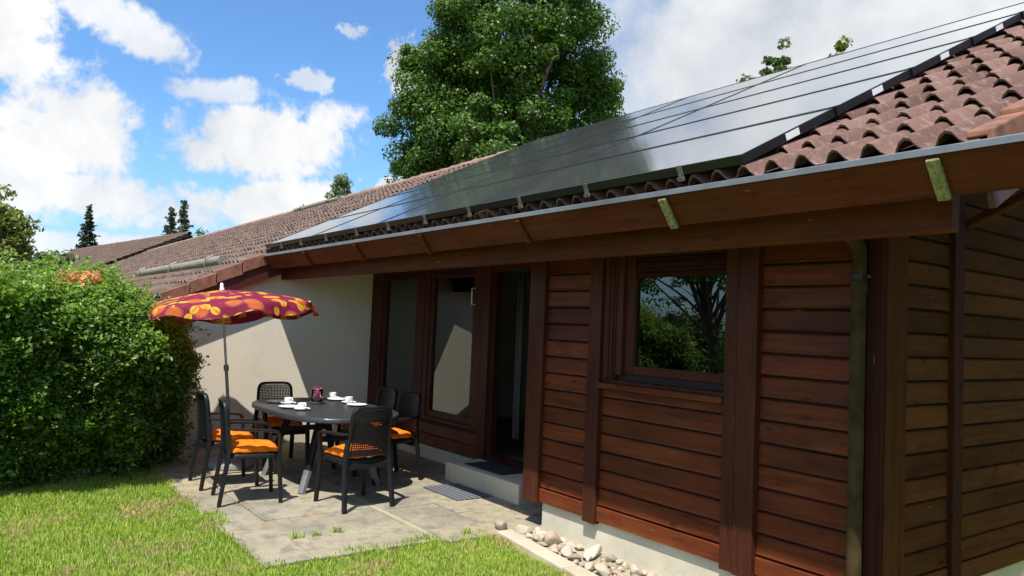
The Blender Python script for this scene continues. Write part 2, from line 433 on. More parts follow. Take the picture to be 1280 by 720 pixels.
def np_mesh(name, verts, faces4=None, faces3=None):
    me = bpy.data.meshes.new(name)
    me.vertices.add(len(verts)); me.vertices.foreach_set('co', np.asarray(verts, np.float32).ravel())
    parts = []; starts = []; tot = []
    s = 0
    for fs, k in ((faces4, 4), (faces3, 3)):
        if fs is None or len(fs) == 0: continue
        parts.append(np.asarray(fs, np.int32).ravel()); starts.append(s+np.arange(len(fs))*k); tot.append(np.full(len(fs), k)); s += len(fs)*k
    idx = np.concatenate(parts)
    me.loops.add(len(idx)); me.loops.foreach_set('vertex_index', idx)
    st = np.concatenate(starts).astype(np.int32); me.polygons.add(len(st)); me.polygons.foreach_set('loop_start', st)
    me.update(calc_edges=True); me.validate()
    return me

def tag(o, label=None, cat=None, group=None, kind=None):
    if label: o['label'] = label
    if cat: o['category'] = cat
    if group: o['group'] = group
    if kind: o['kind'] = kind
    return o

def empty(name, loc=(0, 0, 0), rz=0.):
    o = bpy.data.objects.new(name, None); COL.objects.link(o); o.location = loc; o.rotation_euler = (0, 0, rz); o.empty_display_size = .2
    return o

def kids(o): return [c for c in bpy.data.objects if c.parent == o]
def copy_tree(o, parent=None):
    c = o.copy(); COL.objects.link(c)
    if parent is not None: c.parent = parent
    for ch in kids(o): copy_tree(ch, c)
    return c

mats()

# ------------------------------------------------------------------ ground
PX0, PX1, PY0, PY1 = -4.80, -.10, -2.20, .76          # patio
m = MB(); m.add([(-400, -400, -.020), (400, -400, -.020), (400, 400, -.020), (-400, 400, -.020)], [(0, 1, 2, 3)])
tag(m.build('lawn', M['lawn']), 'lawn soil under short grass around the patio', 'lawn', kind='structure')

m = MB(); rs = random.Random(3)
m2 = MB(); m2.box(PX0, PX1, PY0+.02, PY1, -.12, -.012)
tag(m2.build('patio_bed', M['dirt']), 'earth bed below the paving slabs', 'ground', kind='structure')
def slab_row(y0, y1, xs, g=.008):
    for a, b in zip(xs[:-1], xs[1:]):
        dz = rs.uniform(-.004, .004); t = rs.uniform(-.003, .003)
        n = m.add([], [])
        m.box(a+g/2, b-g/2, y0+g/2, y1-g/2, -.05, dz)
        for i in (4, 5): x, y, z = m.v[n+i]; m.v[n+i] = (x, y, z+t)
slab_row(-2.20, -1.84, [-4.8, -4.0, -3.3, -2.55, -1.79, -.93, -.10])
slab_row(-1.84, -.90, [-4.8, -4.2, -3.6, -3.0, -2.4, -1.80, -1.21, -.63, -.10])
slab_row(-.84, -.33, [-4.8, -4.05, -3.3, -2.6, -1.88, -1.12, -.36, -.02])
slab_row(-.33, .20, [-4.8, -4.3, -3.55, -2.85, -2.1, -1.45, -.72, .0])
slab_row(.20, .76, [-4.8, -4.05, -3.3, -2.6, -1.88, -1.12, -.36, .0])
patio = m.build('patio', M['slab'], bevel=.006)
tag(patio, 'old grey and beige paving slabs between lawn and house', 'patio', kind='structure')
m = MB(); m.box(PX0, -.08, -.895, -.845, -.05, -.002)
tag(m.build('mortar_joint', M['mortar']), 'pale mortar joint across the paving', 'patio', kind='structure')

# kerb edging of the stone strip (slightly skewed to the house)
m = MB()
for k in range(4):
    a = k*.98; b = a+.965
    m.box(a, b, -.075, .06, -.10, .022+.004*(k % 2))
kb = m.build('kerb_strip', M['kerb'], bevel=.012, seg=2, loc=(-.03, -.325, 0)); kb.rotation_euler = (0, 0, R_(-8.))
tag(kb, 'concrete edging between lawn and stone strip', 'kerb', kind='structure')
m = MB(); m.add([(-.08, -.33, -.006), (3.6, -.86, -.006), (3.6, .05, -.006), (-.0, .05, -.006)], [(0, 1, 2, 3)])
tag(m.build('gravel_bed', M['mortar']), 'pale grit bed below the stones along the house', 'gravel bed', kind='structure')

# ------------------------------------------------------------------ stones
def stone_mesh(seed):
    bm = bmesh.new(); bmesh.ops.create_icosphere(bm, subdivisions=3, radius=1.)
    r = random.Random(seed); ph = [r.uniform(0, 6) for _ in range(6)]
    cuts = [(Vector((r.gauss(0, 1), r.gauss(0, 1), r.gauss(0, 1))).normalized(), r.uniform(.45, .80)) for _ in range(10)]
    for v in bm.verts:
        p = v.co.copy()
        s = 1+.10*math.sin(2.1*p.x+ph[0])*math.cos(1.9*p.y+ph[1])+.07*math.sin(3.3*p.z+ph[2]+p.x*2)
        p *= s
        for n, d in cuts:
            e = p.dot(n)-d
            if e > 0: p -= n*e*.88
        v.co = p
    me = bpy.data.meshes.new('stone'); bm.to_mesh(me); bm.free()
    me.polygons.foreach_set('use_smooth', [True]*len(me.polygons)); me.materials.append(M['stone']); return me
stone_meshes = [stone_mesh(i) for i in range(9)]
placed = []
rs = random.Random(11); k = 0
def put_stone(x, y, a, b, c, z=None, label=None):
    global k
    o = bpy.data.objects.new('stone', stone_meshes[k % 9]); COL.objects.link(o); k += 1
    o.scale = (a, b, c); o.rotation_euler = (rs.uniform(-.3, .3), rs.uniform(-.3, .3), rs.uniform(0, 6.28))
    o.location = (x, y, c*.62 if z is None else z)
    tag(o, label or 'rounded pale river stone lying in the strip along the house plinth', 'stone', 'river stones along the house plinth')
    placed.append((x, y, max(a, b)))
def kerb_y(x): return -.325-.14*(x+.03)
for (x, y, a, b, c, l) in [(-.12, -.30, .085, .055, .05, 'tan stone at the patio corner, nearest the end of the kerb'),
                           (.02, -.19, .085, .06, .045, 'grey flat stone between the kerb end and the corner of the plinth'),
                           (.42, -.20, .08, .06, .072, 'tall upright tan stone leaning on the other stones near the plinth corner'),
                           (.78, -.13, .12, .055, .048, 'long cream stone lying against the plinth foot'),
                           (.22, -.15, .075, .05, .04, None), (.30, -.27, .06, .05, .04, None)]:
    put_stone(x, y, a, b, c, None, l)
tries = 0
while k < 150 and tries < 9000:
    tries += 1
    x = rs.uniform(.0, 3.1); ky = kerb_y(x)+.085
    y = rs.uniform(ky, -.075); a = rs.uniform(.030, .070); b = a*rs.uniform(.6, .9)
    if any((x-p)**2+(y-q)**2 < (.80*(a+r)*.8)**2 for p, q, r in placed): continue
    put_stone(x, y, a, b, a*rs.uniform(.45, .7))

# ------------------------------------------------------------------ the timber house
PITCH = R_(26.5); TP = math.tan(PITCH)
def roof_z(y): return 2.338 + TP*(y+.86)               # tile plane
RIDGE_Y = 3.42; X_R = 3.62; X_L = -4.70
house = empty('timber_house', (0, 0, 0))
tag(house, 'long dark red brown timber house with tiled roof, recessed glass front and concrete plinth', 'house')
BP = .1335
def boards(mb, a0, a1, z0, z1, plane, axis='x', thick=.024, first=None):
    """lapped planks between a0 and a1; plane = face position"""
    z = z0
    while z < z1-.03:
        t = min(z+BP-.021, z1)
        if axis == 'x': mb.prism([(plane, z+.012), (plane-.004, z), (plane+thick, z-.004), (plane+thick, t+.012), (plane+.004, t)], 0, a0, a1)
        else:
            mb.prism([(plane-.0, z+.012), (plane+.004, z), (plane-thick, z-.004), (plane-thick, t+.012), (plane-.004, t)], 1, a0(z+BP) if callable(a0) else a0, a1(z+BP) if callable(a1) else a1)
        z += BP
# plinth
m = MB(); m.box(0.0, 2.77, .02, .30, -.2, .21); m.box(2.45, 2.77, .30, 7.2, -.2, .23); m.box(-4.84, .0, .74, .95, -.2, .145)
m.build('plinth', M['concrete'], house)
# load-bearing walls
W = MB()
W.box(0.01, .72, .026, .15, .215, 2.62); W.box(.72, 1.80, .026, .15, .215, 1.24); W.box(.72, 1.80, .026, .15, 2.16, 2.62); W.box(1.80, 2.76, .026, .15, .215, 2.62)
W.box(.0, .12, .15, .90, .05, 2.62)                                              # return into the recess
W.box(-4.84, -2.02, .78, .92, .15, .46); W.box(-4.84, -4.46, .80, .92, .46, 2.36); W.box(-4.84, .0, .78, .92, 2.20, 2.80)
W.prism([(.15, .22), (7.1, .22), (7.1, roof_z(.1)-.3), (3.5, roof_z(3.5)-.25), (.15, roof_z(.15)-.25)], 0, 2.62, 2.755)
W.box(-4.84, 2.62, 7.1, 7.25, .0, 2.5)
W.build('wall', M['backing'], house)
# room
m = MB(); m.box(-4.8, 2.6, .93, 7.0, .16, .20); m.build('room_floor', M['floor_in'], house)
m = MB(); m.box(-4.8, 2.6, 5.0, 5.1, .2, 2.48); m.box(-4.8, 2.6, .93, 5.0, 2.48, 2.52); m.box(.2, .3, .95, 5.0, .2, 2.48); m.build('room_wall', M['interior'], house)

# siding panels, front
def siding(a0, a1, z0, z1):
    s = MB(); boards(s, a0, a1, z0, z1, 0.0); s.build('siding_panel', M['wood_x'], house, bevel=.003)
siding(-.01, .535, .332, 2.38); siding(.672, 1.80, .332, 1.19); siding(2.045, 2.62, .332, 2.38)
for (a, b) in ((-.01, .535), (.672, 1.80), (2.045, 2.62)):
    s = MB(); s.box(a, b, -.014, .024, .212, .318); s.build('skirting_board', M['wood_x'], house, bevel=.004)
for (a, b, z, y0, mt) in ((-.212, -.012, .20, -.034, 'wood_z'), (.537, .670, .188, -.036, 'wood_z'), (1.803, 2.043, .186, -.036, 'wood_z'), (2.622, 2.69, .20, -.02, 'wood_dark')):
    s = MB(); s.box(a, b, y0, .03, z, 2.40)
    if a > 1.5 and b < 2.1: s = MB(); s.box(a, 1.90, y0, .03, z, 2.40); s.box(1.905, b, y0-.008, .03, z-.004, 2.40)
    p = s.build('post', M[mt], house, bevel=.004)
    if mt == 'wood_z':
        n = MB()
        for zz in (z+.06, 2.05):
            for xx in (a+.03, b-.03): n.lathe([(0, -.002), (.005, -.002), (.005, .0015), (0, .0015)], 8, (0, 0, 0)); q = n.v[-32:]; n.v[-32:] = [(xx+v[0], y0-.009-v[2] if (a > 1.5 and b < 2.1 and xx > 1.9) else y0-.001-v[2], zz+v[1]) for v in q]
        n.build('nail', M['backing'], p)
# dark corner: end board and side corner board
s = MB(); s.box(2.70, 2.786, .0, .04, .2, 2.40); s.build('post', M['wood_dark'], house, bevel=.003)
s = MB(); s.box(2.76, 2.794, .042, .25, .22, 2.42); s.build('post', M['wood_corner'], house, bevel=.004)
s = MB(); s.box(2.76, 2.812, .765, .885, .22, 2.80); s.build('post', M['wood_dark'], house, bevel=.004)
def y_clip(z): return max(.252, -.86+(z-2.36+.30)/TP)
s = MB(); boards(s, lambda z: min(y_clip(z), .763), .763, .352, 2.8, 2.782, 'y'); s.build('siding_panel', M['wood_y'], house, bevel=.003)
s = MB(); boards(s, lambda z: max(y_clip(z), .887), lambda z: min(7.08, 2*RIDGE_Y+.86-(z-2.338+.30)/TP), .352, 4.05, 2.782, 'y'); s.build('siding_panel', M['wood_y'], house, bevel=.003)
for (a, b) in ((.252, .763), (.887, 7.08)):
    s = MB(); s.box(2.76, 2.79, a, b, .225, .338); s.build('skirting_board', M['wood_y'], house, bevel=.004)

BEAM_R = 3.36
# header beam under the eaves, running past the corner
s = MB(); s.box(-4.847, BEAM_R, -.55, -.47, 2.103, 2.34); s.build('header_beam', M['wood_beam'], house, bevel=.006)
# inclined fascia with cleats over its joints
FA = Vector((0, .116, -.152)); FN = Vector((0, -.795, -.606))
f0 = Vector((0, -.85, 2.368))
def fascia(x0, x1):
    s = MB(); a = f0; b = f0+FA; t = -FN*.025
    s.prism([(a.y, a.z), (b.y, b.z), (b.y+t.y, b.z+t.z), (a.y+t.y, a.z+t.z)], 0, x0, x1)
    return s.build('fascia_board', M['wood_beam'], house, bevel=.003)
joints = [-4.62, -2.95, -1.85, -.72, .42, 1.74, 2.98, 4.3]
xs = [-4.62, -3.22, -2.12, -.70, 1.72, 3.10, 3.60]
cl_x = [(-3.30, 0), (-1.97, 0), (-.68, 0), (.68, 0), (2.00, 1), (3.42, 1)]
fb = fascia(X_L+.04, 4.05)
for x, mossy in cl_x:
    s = MB(); w = .025 if mossy else .020
    a = f0+FA*.06+FN*.004; b = f0+FA*1.03+FN*.004; o = FN*.022
    for (p, q) in ((a, b),):
        s.add([(x-w, p.y, p.z), (x+w, p.y, p.z), (x+w, q.y, q.z), (x-w, q.y, q.z), (x-w, p.y+o.y, p.z+o.z), (x+w, p.y+o.y, p.z+o.z), (x+w, q.y+o.y, q.z+o.z), (x-w, q.y+o.y, q.z+o.z)],
              [(0, 1, 2, 3), (7, 6, 5, 4), (0, 4, 5, 1), (1, 5, 6, 2), (2, 6, 7, 3), (3, 7, 4, 0)])
    s.build('cleat', M['weathered'] if mossy else M['wood_beam'], fb, bevel=.003)
# zinc gutter edge above the fascia
s = MB(); s.prism([(-.862, 2.366), (-.862, 2.392), (-.852, 2.398), (-.842, 2.392), (-.846, 2.372)], 0, X_L+.03, 4.08)
s.prism([(-.846, 2.372), (-.842, 2.376), (-.74, 2.345), (-.74, 2.341)], 0, X_L+.03, 4.08)
s.build('gutter', M['zinc'], house)
# downpipe
path = [(2.70, -.085, -.1), (2.70, -.085, 1.0), (2.70, -.085, 2.07)]
for i in range(1, 7):
    a = i/6*R_(55); path.append((2.70-.05*(1-math.cos(a)), -.085-.16*(1-math.cos(a))*1.0, 2.07+.13*math.sin(a)))
path.append((2.62, -.44, 2.38))
s = MB(); s.tube(path, .038, 18); dp = s.build('downpipe', M['pipe'], house, smooth='auto')
s = MB(); s.lathe([(.039, -.012), (.043, -.012), (.043, .012), (.039, .012)], 18, (2.70, -.085, 1.96)); s.box(2.735, 2.76, -.09, -.08, 1.952, 1.968); s.build('pipe_clamp', M['black_metal'], dp)
s = MB(); s.lathe([(.039, -.03), (.0425, -.03), (.0425, .03), (.039, .03)], 18, (2.70, -.085, 1.90)); s.build('pipe_socket', M['pipe'], dp)
# verge strut on the gable
s = MB(); s.sweep([(2.79, .98, 2.35), (3.45, .98, 2.66)], .06, .05, (0, 1, 0)); s.build('strut', M['wood_beam'], house)

# kitchen window in the front
win = MB().box(.68, .80, -.012, .06, 1.262, 2.38).box(.80, .86, .0, .07, 1.30, 2.38).box(.68, 1.80, -.012, .08, 1.236, 1.262)
win.box(.725, .745, -.022, -.010, 1.262, 2.38).box(.775, .79, -.022, -.010, 1.262, 2.38)
win = win.build('window', M['wood_z'], house, bevel=.003)
fr = MB().box(.862, .945, .03, .09, 1.31, 2.38).box(1.792, 1.80, .03, .09, 1.31, 2.38).box(.945, 1.80, .032, .09, 1.31, 1.372)
fr.build('frame', M['wood_z'], win, bevel=.005)
MB().box(.80, 1.80, .03, .075, 1.264, 1.308).build('drip_rail', M['backing'], win)
MB().box(.945, 1.79, .064, .072, 1.372, 2.10).build('pane', M['glass'], win)
sh = MB()
for i in range(10): sh.box(.87, 1.795, .040+.003*(i % 2), .058, 2.012+.036*i, 2.012+.036*i+.034)
sh.build('shutter', M['wood_dark'], win, bevel=.004)
MB().box(.672, 1.80, -.052, .03, 1.196, 1.236).build('sill', M['wood_x'], win, bevel=.004)

# recessed terrace windows and door
YR = .75
def rbox(mb, x0, x1, z0, z1, y0=YR, y1=YR+.09): return mb.box(x0, x1, y0, y1, z0, z1)
for (x0, x1, xl, xr, zb) in ((-4.84, -3.36, -4.43, -3.60, .545), (-3.34, -2.09, -3.17, -2.29, .575)):
    wm = MB(); rbox(wm, x0, xl-.07, .455, 2.32); rbox(wm, xr+.07, x1, .455, 2.32); rbox(wm, xl-.07, xr+.07, .455, zb-.075); rbox(wm, xl-.07, xr+.07, 2.24, 2.32)
    wo = wm.build('window', M['wood_z'], house, bevel=.004)
    f = MB(); y0 = YR+.015
    f.box(xl-.068, xl, y0, y0+.07, zb-.073, 2.238); f.box(xr, xr+.068, y0, y0+.07, zb-.073, 2.238); f.box(xl, xr, y0+.001, y0+.07, zb-.073, zb); f.box(xl, xr, y0+.001, y0+.07, 2.17, 2.238)
    f.build('frame', M['wood_z'], wo, bevel=.005)
    MB().box(xl, xr, y0+.03, y0+.038, zb, 2.17).build('pane', M['glass'], wo)
    if xl > -4: 
        h = MB(); h.tube([(-2.255, YR+.013, 2.03), (-2.255, YR-.03, 2.03), (-2.255, YR-.03, 1.85), (-2.255, YR+.013, 1.85)], .008, 8); h.build('handle', M['white_metal'], wo)
pm = MB(); boards(pm, -4.84, -2.03, .165, .44, .765); pm.build('siding_panel', M['wood_x'], house, bevel=.003)
# terrace door
dr = MB(); rbox(dr, -2.07, -1.93, .15, 2.32, YR-.01); rbox(dr, -.16, -.0, .15, 2.32); rbox(dr, -1.93, -.16, 2.22, 2.32); rbox(dr, -1.93, -.16, .15, .215)
dr = dr.build('door', M['wood_z'], house, bevel=.004)
lf = MB(); x0 = -.235                                  # the leaf stands open into the room
lf.box(x0, x0+.06, .86, .97, .225, 2.21); lf.box(x0, x0+.06, 2.28, 2.39, .225, 2.21); lf.box(x0, x0+.06, .97, 2.28, .225, .38); lf.box(x0, x0+.06, .97, 2.28, 2.10, 2.21)
lf = lf.build('leaf', M['wood_z'], dr, bevel=.006)
MB().box(-1.93, -.16, YR+.02, YR+.12, .215, .235).build('threshold', M['wood_dark'], dr, bevel=.004)
MB().box(-1.93, -1.85, YR+.02, YR+.10, .235, 2.22).build('rebate', M['wood_dark'], dr, bevel=.004)

# roof tiles -----------------------------------------------------------
CREST = .159; COURSE = .335
def tile_roof(x0, x1, y0, y1, zf, pitch, seed=1, crest=CREST, course=COURSE, samples=7, mirror=None, lift=.040):
    """interlocking double-roll tiles, each its own small sheet"""
    r = np.random.default_rng(seed); c, s = math.cos(pitch), math.sin(pitch)
    tw = crest*2; nx = int(round((x1-x0)/tw)); ny = int(math.ceil((y1-y0)/c/course))
    us = np.linspace(0, 1, samples*2+1)
    def prof(u):
        ph = (u*2) % 1.0
        w = np.where(ph < .62, np.sin(np.pi*np.clip(ph/.62, 0, 1))**.8, 0.)
        return w*.062
    hp = prof(us)
    V = []; Fq = []; base = 0
    for j in range(ny):
        s0 = j*course; s1 = min(s0+course+.06, (y1-y0)/c)
        for i in range(nx):
            xa = x0+i*tw; dz = r.normal(0, .003); tl = r.normal(0, .004); sk = r.normal(0, .006)
            xx = xa+us*tw*1.01
            rows = []
            for q, (sv, lft) in enumerate(((s0+sk+.004, lift-.013), (s0+sk, lift), (s0+sk+.02, lift+.002), (s1, .002))):
                h = hp*(1. if q else 1.) + lft + dz + (tl if q < 3 else 0)
                y = y0+sv*c-h*s*.9; z = zf(y0)+sv*s+h*c
                if mirror is not None: y = 2*mirror-y
                rows.append(np.stack([xx, y, z], 1))
            P = np.concatenate(rows); n = len(us); V.append(P)
            for q in range(3):
                k = np.arange(n-1); a = base+q*n+k
                Fq.append(np.stack([a, a+1, a+1+n, a+n], 1))
            base += 4*n
    return np.concatenate(V), np.concatenate(Fq)
V, Fq = tile_roof(X_L, X_R-.10, -.79, RIDGE_Y-.02, roof_z, PITCH, 1)
me = np_mesh('roof', V, Fq); roof = link('roof', me, M['tile'], house, smooth='auto')
# roof boarding below the tiles, both slopes
s = MB(); zt = lambda y: roof_z(y)-.035
def slab_poly(mb, x0, x1, ya, yb, yr, th, zfun):
    zr = zfun(yr); zb = zr-(yb-yr)*TP
    mb.prism([(ya, zfun(ya)), (yr, zr), (yb, zb), (yb, zb-th), (yr, zr-th), (ya, zfun(ya)-th)], 0, x0, x1)
slab_poly(s, X_L-.03, 3.56, -.70, 8.0, RIDGE_Y, .13, zt); s.build('roof_boarding', M['wood_beam'], roof)
V, Fq = tile_roof(X_L, X_R-.10, -.9, RIDGE_Y-.02, roof_z, PITCH, 5, mirror=RIDGE_Y, samples=3)
link('rear_tiles', np_mesh('rear_tiles', V, Fq), M['tile'], roof, smooth='auto')
def ridge(x0, x1, y, z, parent, mat, rot=0., L=.38):
    s = MB(); x = x0; r = random.Random(int(abs(x0)*10)+2)
    while x < x1-.1:
        z1 = z+r.uniform(-.008, .008); rr = .105
        rings = []
        for (xx, k) in ((x, 1.10), (x+.05, 1.06), (x+L+.04, .94)):
            rings.append([(xx, y+math.cos(a)*rr*k*1.15, z1+math.sin(a)*rr*k-.02) for a in np.linspace(-.15, math.pi+.15, 12)] + [(xx, y+math.cos(a)*rr*k*.95, z1+math.sin(a)*rr*k*.8-.02) for a in np.linspace(math.pi+.15, -.15, 12)])
        s.loft(rings); x += L
    return s.build('ridge', mat, parent, smooth='auto')
ridge(X_L, X_R, RIDGE_Y, roof_z(RIDGE_Y)-.005, roof, M['ridge'])
# verge tiles on the right gable
def verge(x, y0, y1, zf, side, parent, mat, depth=.15, w=.10, L=.335):
    s = MB(); c, sn = math.cos(PITCH), math.sin(PITCH); d = 0; r = random.Random(4)
    tot = (y1-y0)/c
    while d < tot-.05:
        e = min(d+L+.03, tot); ya, yb = y0+d*c, y0+e*c
        za, zb = zf(ya)+.085+r.uniform(-.004, .004), zf(yb)+.055
        for (xa, xb, dp) in (((x-.028, x, depth) if side > 0 else (x, x+.028, depth)), ((x-w, x-.02, .03) if side > 0 else (x+.02, x+w, .03))):
            s.add([(xa, ya, za-dp), (xb, ya, za-dp), (xb, yb, zb-dp), (xa, yb, zb-dp), (xa, ya, za), (xb, ya, za), (xb, yb, zb), (xa, yb, zb)],
                  [(0, 3, 2, 1), (4, 5, 6, 7), (0, 1, 5, 4), (1, 2, 6, 5), (2, 3, 7, 6), (3, 0, 4, 7)])
        d += L
    return s.build('verge', mat, parent, bevel=.008, seg=2)
verge(X_R, -.80, RIDGE_Y, roof_z, 1, roof, M['verge'])
s = MB(); s.prism([(-.76, roof_z(-.76)-.07), (RIDGE_Y, roof_z(RIDGE_Y)-.07), (RIDGE_Y, roof_z(RIDGE_Y)-.30), (-.70, roof_z(-.70)-.26)], 0, 3.565, 3.59); s.build('barge_board', M['maroon'], roof)

# concrete step in front of the door
m = MB(); m.box(-1.985, -.705, .305, .738, -.03, .185)
tag(m.build('concrete_step', M['step'], bevel=.014, seg=3), 'long low concrete step below the terrace door', 'step')

# doormats
m = MB(); m.box(-1.70, -1.07, -.115, .285, .004, .016)
tag(m.build('doormat', M['mat'], bevel=.004), 'grey ribbed doormat on the paving, half in the sun', 'doormat')
m = MB(); m.box(-1.76, -1.12, .40, .725, .186, .198)
tag(m.build('doormat', M['mat_black'], bevel=.004), 'black doormat lying on the concrete step', 'doormat')

# curtains and blind in the room behind the glass
def curtain(name, x0, x1, z0, z1, y, mat, amp=.02, n=24, wob=1.):
    V, Fc = [], []
    N = n*4
    for i in range(N+1):
        u = i/N; x = x0+(x1-x0)*u; yy = y+amp*math.sin(u*n*2.2+.7*math.sin(u*9))
        V += [(x, yy, z0+.01*math.sin(u*13)), (x+.01*math.sin(u*31), yy*1.+amp*.4*math.sin(u*17), z1)]
    mb = MB(); mb.add(V, [(2*i, 2*i+2, 2*i+3, 2*i+1) for i in range(N)])
    o = mb.build(name, mat, smooth=True); md = o.modifiers.new('thickness', 'SOLIDIFY'); md.thickness = .004
    return o
tag(curtain('curtain', -4.42, -3.6, .50, 2.25, .90, M['curtain'], .025, 14), 'pale gathered curtain behind the terrace window beside the stucco wall', 'curtain')
tag(curtain('curtain', -3.16, -2.3, .52, 2.25, .90, M['blind'], .004, 6), 'flat off-white curtain behind the terrace window with the white handle', 'curtain')
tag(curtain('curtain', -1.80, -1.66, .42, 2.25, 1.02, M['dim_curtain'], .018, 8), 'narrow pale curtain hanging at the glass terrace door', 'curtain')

# dim dining chair inside the door
ic = empty('dining_chair', (-2.15, 2.05, .2), R_(200)); tag(ic, 'black dining chair with curved chrome frame inside the terrace door', 'chair')
MB().box(-.21, .21, -.21, .21, .43, .48).build('seat', M['black_cloth'], ic, bevel=.015)
MB().box(-.19, .19, -.235, -.205, .58, .86).build('backrest', M['black_cloth'], ic, bevel=.01)
s = MB()
for sx in (-.225, .225): s.tube([(sx, -.23, .86), (sx, -.23, .66), (sx, -.15, .64), (sx, .22, .62), (sx, .25, .55), (sx, .25, .03), (sx, .2, .012), (sx, -.25, .012)], .012, 8)
s.tube([(-.225, -.25, .012), (.225, -.25, .012)], .012, 8); s.build('frame', M['chrome'], ic, smooth=True)

# ------------------------------------------------------------------ solar panels
PZ0 = 2.512; PN = Vector((0, -math.sin(PITCH), math.cos(PITCH))); PS = Vector((0, math.cos(PITCH), math.sin(PITCH)))
col_edges = [2.53, .15, -1.50, -3.08, -4.62]
row_L = .942
cn = ['wide rightmost column', 'second column from the right', 'third column from the right', 'leftmost column']
rn = ['lowest row at the eaves', 'second row from the eaves', 'middle row', 'fourth row from the eaves', 'top row along the ridge']
clamps_x = [2.12, 1.37, .69, .07-.02, -.62, -1.28, -1.95, -2.70, -3.42, -4.05]
for c in range(4):
    for r in range(5):
        xr, xl = col_edges[c]-.008, col_edges[c+1]+.008; w = xr-xl; L = row_L-.018
        org = Vector((xl, -.86, PZ0))+PS*(row_L*r)
        t = empty('solar_panel', org); t.rotation_euler = (PITCH, 0, 0)
        lb = 'solar panel in the %s, %s' % (rn[r], cn[c])
        tag(t, lb, 'solar panel', 'solar panels on the tiled roof')
        g = MB(); g.box(.012, w-.012, .012, L-.012, -.010, -.004); g.build('glass', M['solar'], t)
        f = MB(); fw = .012; f.box(0, fw, 0, L, -.05, 0); f.box(w-fw, w, 0, L, -.05, 0); f.box(fw, w-fw, 0, fw, -.05, 0); f.box(fw, w-fw, L-fw, L, -.05, 0); f.box(fw, w-fw, fw, L-fw, -.03, -.012)
        f.build('frame', M['black_metal'], t, bevel=.0015)
        if c == 0:
            k_ = MB(); k_.box(w, w+.001, L*.42, L*.42+.13, -.044, -.008); k_.build('sticker', M['white'], t)
        if c == 0:
            k_ = MB(); k_.box(w-.02, w+.012, L-.03, L+.0, -.052, .006); k_.build('clamp', M['black_metal'], t)
        if r == 0:
            for x in clamps_x:
                if xl < x < xr:
                    k_ = MB(); q = x-xl
                    k_.box(q-.016, q+.016, -.008, -.001, -.060, .004); k_.box(q-.020, q+.020, -.022, -.002, -.078, -.058)
                    k_.lathe([(0, 0), (.007, 0), (.007, .014), (0, .014)], 8, (q, -.015, -.06))
                    k_.build('clamp', M['alu'], t)

# ------------------------------------------------------------------ neighbouring houses
nb = empty('terraced_house', (-4.85, -1.72, 0)); tag(nb, 'neighbouring house with cream stucco side wall and brown tiled roof reaching lower down', 'house')
NI = Matrix.Translation((4.85, 1.72, 0))
def nbuild(mb, name, mat, parent, **kw):
    o = mb.build(name, mat, parent, **kw)
    if parent is nb: o.matrix_parent_inverse = NI
    return o
XB = -35.3; NV = -4.70; EAVE_B = -1.98
w = MB(); top = lambda y: roof_z(y)-.16
w.prism([(-1.72, -.1), (7.2, -.1), (7.2, 2.4), (RIDGE_Y, top(RIDGE_Y)), (-1.72, top(-1.72))], 0, -5.10, -4.85)
w.box(XB, -5.10, -1.72, -1.5, -.1, 1.80); nbuild(w, 'wall', M['stucco'], nb)
V, Fq = tile_roof(XB, NV, EAVE_B, RIDGE_Y-.02, roof_z, PITCH, 2, samples=4)
rb = link('roof', np_mesh('roof', V, Fq), M['tile_far'], nb, smooth='auto'); rb.matrix_parent_inverse = NI
s = MB(); slab_poly(s, XB, NV-.03, EAVE_B+.02, 8., RIDGE_Y, .11, zt); s.build('roof_boarding', M['wood_beam'], rb)
ridge(XB, NV+.02, RIDGE_Y, roof_z(RIDGE_Y)+.02, rb, M['ridge'])
verge(NV+.02, EAVE_B-.03, -.76, roof_z, 1, rb, M['verge'], depth=.16)
s = MB(); s.prism([(EAVE_B+.03, roof_z(EAVE_B+.03)-.07), (.2, roof_z(.2)-.07), (.2, roof_z(.2)-.36), (EAVE_B+.03, roof_z(EAVE_B+.03)-.20)], 0, NV-.03, NV-.005); s.build('barge_board', M['maroon'], rb)
s = MB(); s.prism([(EAVE_B+.02, roof_z(EAVE_B+.02)-.15), (.2, roof_z(.2)-.15), (.2, roof_z(.2)-.17), (EAVE_B+.02, roof_z(EAVE_B+.02)-.17)], 0, -5.05, NV-.03); s.build('soffit', M['maroon'], rb)
s = MB(); s.prism([(EAVE_B-.07, roof_z(EAVE_B)-.08), (EAVE_B-.07, roof_z(EAVE_B)-.02), (EAVE_B+.02, roof_z(EAVE_B)-.02), (EAVE_B+.02, roof_z(EAVE_B)-.08)], 0, XB, NV-.05); s.build('gutter', M['zinc'], rb)
# snow guard log lying on hooks
yl = -1.10
lg = MB(); zl = roof_z(yl)+.12
lg.tube([(-11.2, yl, zl), (-9.0, yl, zl+.006), (-7.5, yl, zl-.004), (-5.95, yl, zl+.004), (-5.55, yl, zl)], [.065, .068, .066, .07, .068], 14)
lg = lg.build('snow_guard', M['log'], rb, smooth='auto')
for x in (-10.8, -8.3, -6.1):
    h = MB(); h.tube([(x, yl+.25, roof_z(yl+.25)+.06), (x, yl+.11, zl+.06), (x, yl+.02, zl+.1), (x, yl-.085, zl+.05), (x, yl-.10, zl-.07), (x, yl, zl-.10)], .010, 6); h.build('hook', M['zinc'], lg)
